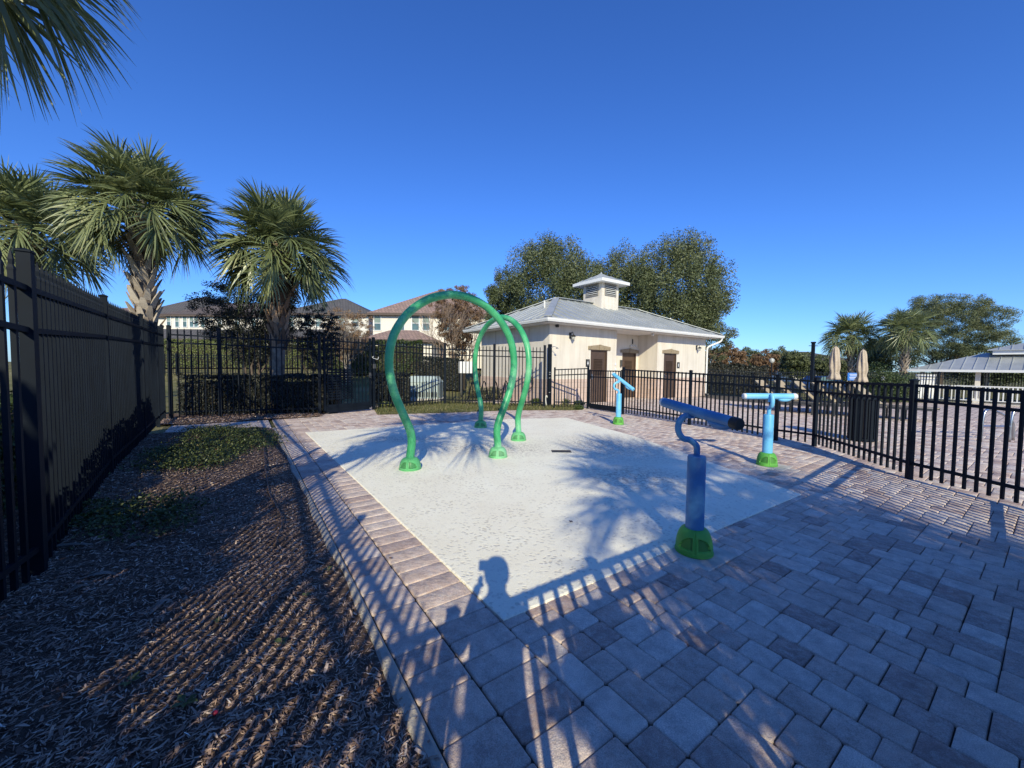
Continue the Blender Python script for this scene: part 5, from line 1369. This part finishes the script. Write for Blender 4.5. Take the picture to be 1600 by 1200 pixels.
# ================================================================== THINGS BEHIND THE BACK FENCE
p = at(663, 600, 15.6); t = thing('utility_box', (p.x, 15.6, 0), 'pale blue green utility box with sloped lid behind the tall fence', 'utility box')
mb = MB(); mb.prism([(-.68, -.45), (.68, -.45), (.68, .45), (-.68, .45)], .06, .70); mb.build('cabinet', M['transformer_paint'], t)
mb = MB(); V = [(-.70, -.47, .70), (.70, -.47, .70), (.70, .47, .70), (-.70, .47, .70), (-.52, -.25, .93), (.52, -.25, .93), (.52, .40, .93), (-.52, .40, .93)]
mb.add(V, [(0, 1, 5, 4), (1, 2, 6, 5), (2, 3, 7, 6), (3, 0, 4, 7), (4, 5, 6, 7), (3, 2, 1, 0)]); autosmooth(mb.build('lid', M['transformer_paint'], t), 30)
mb = MB()
for i in range(18): mb.box((-.6+i*.07, -.462, .22), (.03, .02, .20))
mb.build('vent_slots', M['dark_grey'], t)
mb = MB(); mb.box((0, 0, .0), (1.6, 1.1, .12), bev=.01); mb.build('plinth', M['concrete'], t)
p = at(731, 574, 17); t = thing('sign_board', (p.x, 17, 0), 'blank white sign board on two posts left of the pool house', 'sign')
mb = MB(); mb.box((0, 0, p.z), (.82, .03, .52), bev=.004); mb.build('board', M['white_plastic'], t)
mb = MB(); mb.box((-.3, .035, p.z/2+.1), (.06, .04, p.z+.2)); mb.build('leg', M['dark_grey'], t)
mb = MB(); mb.box((.3, .035, p.z/2+.1), (.06, .04, p.z+.2)); mb.build('leg', M['dark_grey'], t)
p = at(800, 612, 15.4); t = thing('bench', (1.0*p.x-.2, 15.2, 0), 'dark bench standing against the pool house end wall behind the fence', 'bench', rz=R(28)) if 0 else None
# bicycle rack of black hoops
p = at(765, 620, 15); t = thing('bike_rack', (p.x, 15, 0), 'black wave shaped bicycle rack behind the fence between the two arches', 'bike rack', rz=R(20))
P = []
for i in range(41):
    u = i/40*4; P.append((-.9+1.8*i/40, 0, .42+.36*math.cos(u*2*math.pi)*-1))
mb = MB(); mb.tube([(P[0][0], 0, -.03)]+P+[(P[-1][0], 0, -.03)], .024, 8); mb.build('hoop', BP, t, smooth=True)
mb = MB(); mb.box((-.9, 0, .004), (.14, .14, .012)); mb.build('base_plate', BP, t); mb = MB(); mb.box((.9, 0, .004), (.14, .14, .012)); mb.build('base_plate', BP, t)
# hose reel on the end wall
hp = bo+bu*(OV-.12)+bw*(OV+.9)
t = thing('hose_reel', (hp.x, hp.y, 0), 'coiled dark hose on a wall hook beside the shower post', 'hose', rz=BA-R(90))
mb = MB(); mb.box((0, .02, .95), (.12, .1, .12)); mb.build('hook', M['steel'], t)
mb = MB(); c = []
for i in range(90): a = i/90*2*math.pi*5; c.append((math.cos(a)*.20, -.04-.02*math.sin(i), .78+math.sin(a)*.22))
mb.tube(c, .012, 6); mb.build('coil', M['black_plastic'], t)

# ================================================================== POOL DECK
def deck_region(x, y): 
    a, b = toAB(x, y); return (a > 17 or b > 12.8 and a > 8.8) and b < 14+max(0, (a-10))*.55 and a > 8.8
grid_sheet('pool_deck', [3+i*.5 for i in range(120)], [0+i*.5 for i in range(62)], -.012, M['deck_brick'], lambda x, y: toAB(x, y)[0] > 8.9 and y < 23.5 and x > 6 and (toAB(x, y)[0] > 16.9 or toAB(x, y)[1] > 12.9))
# trash can
p = G(1338, 694); t = thing('trash_can', (p[0]+.42, p[1]+.36, 0), 'black slatted round trash can just behind the low fence on the right', 'trash can')
mb = MB(); mb.lathe([(.235, .04), (.245, .10), (.245, .90), (.255, .92)], (0, 0, 0), 28); mb.build('liner', M['black_plastic'], t, smooth=True)
mb = MB()
for k in range(24):
    a = k*2*math.pi/24; mb.box((.262*math.cos(a), .262*math.sin(a), .48), (.012, .042, .84), a)
mb.build('slats', BP, t)
mb = MB(); mb.lathe([(.285, .90), (.29, .93), (.27, .985), (.16, 1.01), (.13, 1.0)], (0, 0, 0), 28); mb.build('lid', BP, t, smooth=True)
mb = MB(); mb.lathe([(.275, .03), (.275, .07)], (0, 0, 0), 28); mb.build('base_ring', BP, t)
t.scale = (.8, .8, .88)
# loungers
def lounger_parts(t, flip=1):
    L, W = 1.9, .62
    for y in (-W/2, W/2):
        mb = MB(); mb.beam((0, y, .34), (L, y, .34), .035, .06); mb.build('side_rail', M['dark_grey'], t)
    for x in (.12, 1.25, L-.12):
        for y in (-W/2, W/2): mb = MB(); mb.box((x, y, .155), (.04, .035, .33)); mb.build('leg', M['dark_grey'], t)
    mb = MB(); mb.box((L/2+.38, 0, .355), (L-.76, W-.04, .018)); mb.build('seat_sling', M['tan_sling'], t)
    p0 = Vector((.76, 0, .38)); p1 = Vector((.14, 0, .98)); d_ = (p1-p0).normalized(); up = Vector((0, 1, 0)).cross(d_)
    V = [p0+Vector((0, -W/2+.03, 0)), p0+Vector((0, W/2-.03, 0)), p1+Vector((0, W/2-.03, 0)), p1+Vector((0, -W/2+.03, 0))]
    mb = MB(); mb.add(V+[v+up*.015 for v in V], [(0, 1, 2, 3), (7, 6, 5, 4), (0, 4, 5, 1), (1, 5, 6, 2), (2, 6, 7, 3), (3, 7, 4, 0)]); b_ = mb.build('backrest', M['tan_sling'], t)
    mb = MB()
    for y in (-W/2+.01, W/2-.01): mb.beam(p0+Vector((0, y, 0)), p1+Vector((0, y, 0)), .03, .035)
    mb.beam(p1+Vector((0, -W/2, 0)), p1+Vector((0, W/2, 0)), .03, .03); mb.build('back_frame', M['dark_grey'], b_)
LL = ['leftmost lounger of the row on the pool deck', 'second lounger from the left on the pool deck', 'third lounger from the left on the pool deck', 'fourth lounger from the left, partly behind the fence post', 'fifth lounger from the left below the first umbrella', 'lounger nearest the umbrellas, right end of the row']
pr = None
for i, l in enumerate(LL):
    px = 1178+i*29; Yl = 13.1-i*.28; p = at(px, 600, Yl)
    if pr is None:
        pr = thing('sun_lounger', (p.x, Yl, 0), l, 'sun lounger', 'tan sling loungers on the pool deck', R(-58)); lounger_parts(pr); o = pr
    else: o = copy_tree(pr)
    o.location = (p.x, Yl, 0); o['label'] = l; o.rotation_euler = (0, 0, R(-58+random.uniform(-3, 3)))
# umbrellas
def umbrella(px, ptop, pbot, Y, label, lean):
    tz = at(px, ptop, Y).z; bz = at(px, pbot, Y).z; x = at(px, 580, Y).x; z0 = T(x, Y)
    t = thing('closed_umbrella', (x, Y, z0), label, 'umbrella', 'closed beige umbrellas'); H = tz-z0
    mb = MB(); mb.tube([(0, 0, .05), (lean*H, 0, H)], .022, 10); mb.build('pole', M['dark_grey'], t)
    mb = MB(); mb.lathe([(.26, 0), (.26, .05), (.05, .09), (.04, .25)], (0, 0, 0), 20); mb.build('base', M['dark_grey'], t)
    z1 = bz-z0; prof = []
    def fn(a, r, z): return r*(1+.20*math.sin(a*7+z*2.5)+.10*math.sin(a*3+z*7))
    n = 16; prof = []
    for i in range(n+1):
        u = i/n; prof.append((float(np.interp(u, [0, .06, .2, .35, .6, .85, .97, 1], [.20, .19, .125, .165, .145, .105, .07, .02])), z1+(H-z1)*u))
    mb = MB(); mb.lathe([(r*1.0, z) for r, z in prof], (lean*H*.8, 0, 0), 40, fn=fn); mb.build('canopy', M['umbrella_canvas'], t, smooth=True)
    mb = MB(); zt = z1+(H-z1)*.19; mb.lathe([(.128, zt), (.13, zt+.04)], (lean*H*.8, 0, 0), 20); mb.build('tie_strap', M['umbrella_canvas'], t)
    mb = MB(); mb.lathe([(.03, H), (.02, H+.04), (.005, H+.07)], (lean*H, 0, 0), 10); mb.build('finial', M['dark_grey'], t)
umbrella(1304, 541, 593, 15.5, 'closed beige umbrella, the left one, behind the fence post', .0)
umbrella(1347, 546, 597, 15.8, 'closed beige umbrella, the right one, beside the blue sign', .0)
# black lamp post
p = at(1271, 536, 14); t = thing('lamp_post', (p.x, 14, 0), 'slim black post with a small cap and bracket rising above the fence', 'post')
mb = MB(); mb.box((0, 0, p.z/2), (.09, .09, p.z), R(30)); mb.build('post', BP, t)
mb = MB(); mb.box((0, 0, p.z+.02), (.12, .12, .05), R(30)); mb.beam((-.16, 0, p.z-.10), (.16, 0, p.z-.10), .02, .02); mb.build('cap', BP, t)
# blue sign
p = at(1333, 588.5, 21); t = thing('rules_sign', (p.x, 21, T(p.x, 21)), 'small blue sign with white lines on the far fence by the umbrellas', 'sign')
zz = p.z-T(p.x, 21); mb = MB(); mb.box((0, 0, zz), (.62, .03, .42)); mb.build('board', M['sign_blue'], t)
mb = MB()
for k in range(4): mb.box((0, -.018, zz+.13-k*.085), (.44-.06*(k % 2), .006, .028))
mb.build('lettering', M['white_plastic'], t); mb = MB(); mb.box((0, .03, zz/2), (.05, .03, zz)); mb.build('post', M['dark_grey'], t)
# white equipment on far fence
p = at(1445, 600, 24); t = thing('lifeguard_board', (p.x, 24, T(p.x, 24)), 'pair of tall white boards leaning by the pavilion rail', 'board')
for k in (-.33, .33): mb = MB(); mb.box((k, 0, .95), (.58, .05, 1.5), rx=.06); mb.build('panel', M['white_plastic'], t)
p = at(1380, 591, 23); t = thing('notice_sign', (p.x, 23, T(p.x, 23)), 'tiny white notice on the far deck fence left of the pavilion', 'sign')
mb = MB(); mb.box((0, 0, p.z-T(p.x, 23)), (.22, .02, .3)); mb.build('board', M['white_plastic'], t); mb = MB(); mb.box((0, .03, .6), (.04, .03, 1.2)); mb.build('post', BP, t)
p = at(1206, 564, 24.4); t = thing('fence_lamp', (p.x, 24.4, 0), 'small pale lamp on top of the far deck fence', 'lamp')
mb = MB(); mb.lathe([(.05, p.z-.15), (.14, p.z-.05), (.15, p.z+.08), (.05, p.z+.18)], (0, 0, 0), 12); mb.build('lamp_globe', M['lamp_glass'], t, smooth=True); mb = MB(); mb.tube([(0, 0, 0), (0, 0, p.z-.12)], .04, 8); mb.build('post', BP, t)
# pool handrail
p = G(1540, 690); t = thing('pool_handrail', (p[0], p[1], 0), 'bent stainless steel pool handrail on the deck behind the fence at right', 'handrail')
for s_ in (0, .55):
    mb = MB(); mb.tube(spline([(-.1+s_, 0, 0), (-.08+s_, 0, .45), (.02+s_, .02, .62), (.35+s_, .1, .55), (.75+s_, .2, .36), (.82+s_, .22, 0)], 6), .022, 10); mb.build('rail', M['steel'], t, smooth=True)
mb = MB(); mb.tube([(-.08, 0, .3), (.47, 0, .3)], .018, 8); mb.build('crossbar', M['steel'], t)
# ================================================================== PAVILION
Y = 25; pL = at(1418, 575, Y); pz = T(20, 25)
pav = thing('pavilion', (pL.x, Y, pz), 'open pavilion with grey standing seam roof, cream columns and white railing', 'pavilion', rz=R(-55))
ez = at(1418, 577, Y).z-pz; PL, PW = 15, 6
mb = MB(); hip_roof(mb, PL, PW, ez, ez+1.08, .45, 0, 0, .03); rf = mb.build('roof', M['metal_roof'], pav)
mb = MB(); hip_roof(mb, 9, 2.4, ez+1.22, ez+1.62, .45, 3.1, PW/2-1.2, .03); mb.build('upper_roof', M['metal_roof'], rf)
mb = MB()
for x, y, w_, d_ in ((PL/2, .0, PL, .05), (PL/2, PW, PL, .05), (0, PW/2, .05, PW-.05), (PL, PW/2, .05, PW-.05)): mb.box((x, y, ez-.07), (w_, d_, .14))
mb.build('gutter', M['pale_trim'] if 'pale_trim' in M else M['white_trim'], pav)
mb = MB(); mb.box((7.6, PW/2, ez+1.08), (8.6, 2.1, .28)); mb.build('clerestory', M['white_trim'], rf)
for k in range(7):
    for y in (.6, PW-.6):
        mb = MB(); x = .6+k*(PL-1.2)/6; mb.box((x, y, (ez-.15)/2), (.20, .20, ez-.15)); cl = mb.build('column', M['house_cream'], pav)
        mb = MB(); mb.box((x, y, .15), (.30, .30, .3)); mb.build('column_base', M['house_cream'], cl)
for y in (.45,):
    mb = MB(); mb.box((PL/2, y, 1.02), (PL-1, .05, .07)); mb.box((PL/2, y, .18), (PL-1, .04, .05)); rl = mb.build('railing', M['white_trim'], pav)
    mb = MB()
    for k in range(85): mb.box((.6+k*(PL-1.2)/84, y, .6), (.05, .03, .8))
    mb.build('balusters', M['white_trim'], rl)
mb = MB(); mb.box((PL/2, PW/2, -.02), (PL, PW, .1)); mb.build('floor_slab', M['concrete'], pav)
mb = MB(); mb.box((PL/2, PW/2, ez-.05), (PL-.2, PW-.2, .04)); mb.build('ceiling', M['white_trim'], pav)
verge('verge_grass', [toAB(x, y) for x, y in ((15.5, 23.6), (26, 22.8), (34, 23), (34, 24.2), (15.5, 24.8))], 5000, .12, 'green grass strip in front of the pavilion', 89, T, -1, .35)
# parked car glimpsed beyond the far fence
p = at(1285, 600, 32); t = thing('parked_car', (p.x, 32, T(p.x, 32)), 'dark blue parked car glimpsed through the far fence below the lamp post', 'car', rz=R(8))
pr_ = [(-2.2, .35), (-2.2, .75), (-1.9, .88), (-1.35, .95), (-.85, 1.38), (.6, 1.42), (1.2, 1.0), (2.0, .88), (2.2, .7), (2.2, .35)]
mb = MB(); n = len(pr_); vs = [(x, -.85 if z < 1 else -.68, z) for x, z in pr_]+[(x, .85 if z < 1 else .68, z) for x, z in pr_]
mb.add(vs, [tuple(range(n)), tuple(range(2*n-1, n-1, -1))]+[(k, k+n, (k+1) % n+n, (k+1) % n) for k in range(n)]); autosmooth(mb.build('body', M['car_paint'], t), 30)
mb = MB(); mb.add([(-1.15, -.80, 1.02), (1.0, -.80, 1.02), (.5, -.72, 1.34), (-.8, -.72, 1.34)], [(0, 1, 2, 3)]); mb.build('side_window', M['window_glass'], t)
for x in (-1.35, 1.35):
    mb = MB(); mb.tube([(x, -.88, .33), (x, -.66, .33)], .33, 20); wh = mb.build('wheel', M['black_plastic'], t); mb = MB(); mb.tube([(x, -.895, .33), (x, -.87, .33)], .2, 16); mb.build('rim', M['steel'], wh)

for i_, (x_, y_, h_, r_) in enumerate(((.80, -2.6, 2.55, .60), (1.9, -2.7, 2.75, 1.0), (3.3, -3.2, 2.3, .95))):  # unseen shrubs added to throw shade on the front pavers
    tree('garden_shrub', (x_, y_, 0), h_, r_, ['narrow', 'bushy', 'spreading'][i_]+' leafy shrub added out of view behind the photographer to cast shade', cat='shrub', group='unseen shrubs added behind the photographer for shade', leaf='hedge_leaf', nleaf=20000, lsize=.07, seed=160+i_, clumps=110, csize=.25, depth=2, trunk_h=.2, trunk_r=.03)
# ================================================================== THE PHOTOGRAPHER (behind the lens, leaning over the low fence)
person = thing('person', (.06, -.40, 0), 'person in dark clothes standing behind the low fence raising a phone with both hands', 'person')
def skin_body(name, verts, edges, radii, m, parent, sub=2):
    me = bpy.data.meshes.new(name); me.from_pydata(verts, edges, []); me.update()
    o = bpy.data.objects.new(name, me); col.objects.link(o); o.parent = parent
    sk = o.modifiers.new('skin', 'SKIN'); sk.use_smooth_shade = True
    lay = me.skin_vertices[0] if me.skin_vertices else None
    if lay is None:
        import bmesh
        bm = bmesh.new(); bm.from_mesh(me); bm.verts.layers.skin.verify(); bm.to_mesh(me); bm.free(); lay = me.skin_vertices[0]
    for i, r in enumerate(radii): lay.data[i].radius = (r if isinstance(r, tuple) else (r, r)); lay.data[i].use_root = (i == 0)
    o.modifiers.new('sub', 'SUBSURF').levels = sub; o.modifiers['sub'].render_levels = sub
    me.materials.append(m); return o
v = [(0, 0, .93), (0, 0, 1.10), (0, .02, 1.28), (0, .02, 1.40), (0, .03, 1.48), (0, .05, 1.56), (0, .06, 1.66),
     (-.17, .02, 1.38), (-.24, .16, 1.16), (-.17, .385, 1.32), (-.155, .42, 1.345),
     (.17, .02, 1.38), (.24, .16, 1.16), (.01, .385, 1.32), (.005, .42, 1.345),
     (-.10, 0, .88), (-.11, .02, .48), (-.12, -.02, .09), (-.13, .12, .04),
     (.10, 0, .88), (.11, .02, .48), (.12, -.02, .09), (.13, .12, .04)]
e = [(0, 1), (1, 2), (2, 3), (3, 4), (4, 5), (5, 6), (3, 7), (7, 8), (8, 9), (9, 10), (3, 11), (11, 12), (12, 13), (13, 14), (0, 15), (15, 16), (16, 17), (17, 18), (0, 19), (19, 20), (20, 21), (21, 22)]
r = [(.15, .11), (.14, .10), (.16, .11), (.13, .09), .052, .082, .088, .062, .045, .028, .03, .062, .045, .028, .03, .085, .058, .038, .035, .085, .058, .038, .035]
body = skin_body('body', v, e, r, M['shirt'], person)
mb = MB(); mb.lathe([(.02, 1.735), (.07, 1.72), (.094, 1.68), (.10, 1.63), (.09, 1.58)], (0, .035, 0), 18); mb.build('hair', M['hair'], person, smooth=True)
for sx in (-1, 1):
    vv = [(sx*.085, .42, 1.345), (sx*.078, .435, 1.36), (sx*.07, .432, 1.385)]; ee = [(0, 1), (1, 2)]; rr = [.02, .022, .018]
    base = 0
    for f in range(4):
        z = 1.315+f*.020; k = len(vv); vv += [(sx*.074, .440, z+.01), (sx*.066, .452, z), (sx*.052, .449, z)]; ee += [(1, k), (k, k+1), (k+1, k+2)]; rr += [.008, .0075, .0065]
    k = len(vv); vv += [(sx*.068, .42, 1.345), (sx*.045, .425, 1.34)]; ee += [(1, k), (k, k+1)]; rr += [.010, .008]
    skin_body('hand', [(q[0]-.072, q[1], q[2]) for q in vv], ee, rr, M['skin'], person, 1)
person.scale = (.84, .93, .905)
t = thing('phone', (0, -.030, 1.345), 'black phone held up in both hands over the fence', 'phone')
mb = MB(); mb.box((0, 0, 0), (.155, .008, .075), bev=.003); mb.build('case', M['black_plastic'], t)
mb = MB(); mb.box((0, -.005, 0), (.146, .002, .067)); mb.build('screen', M['window_glass'], t)
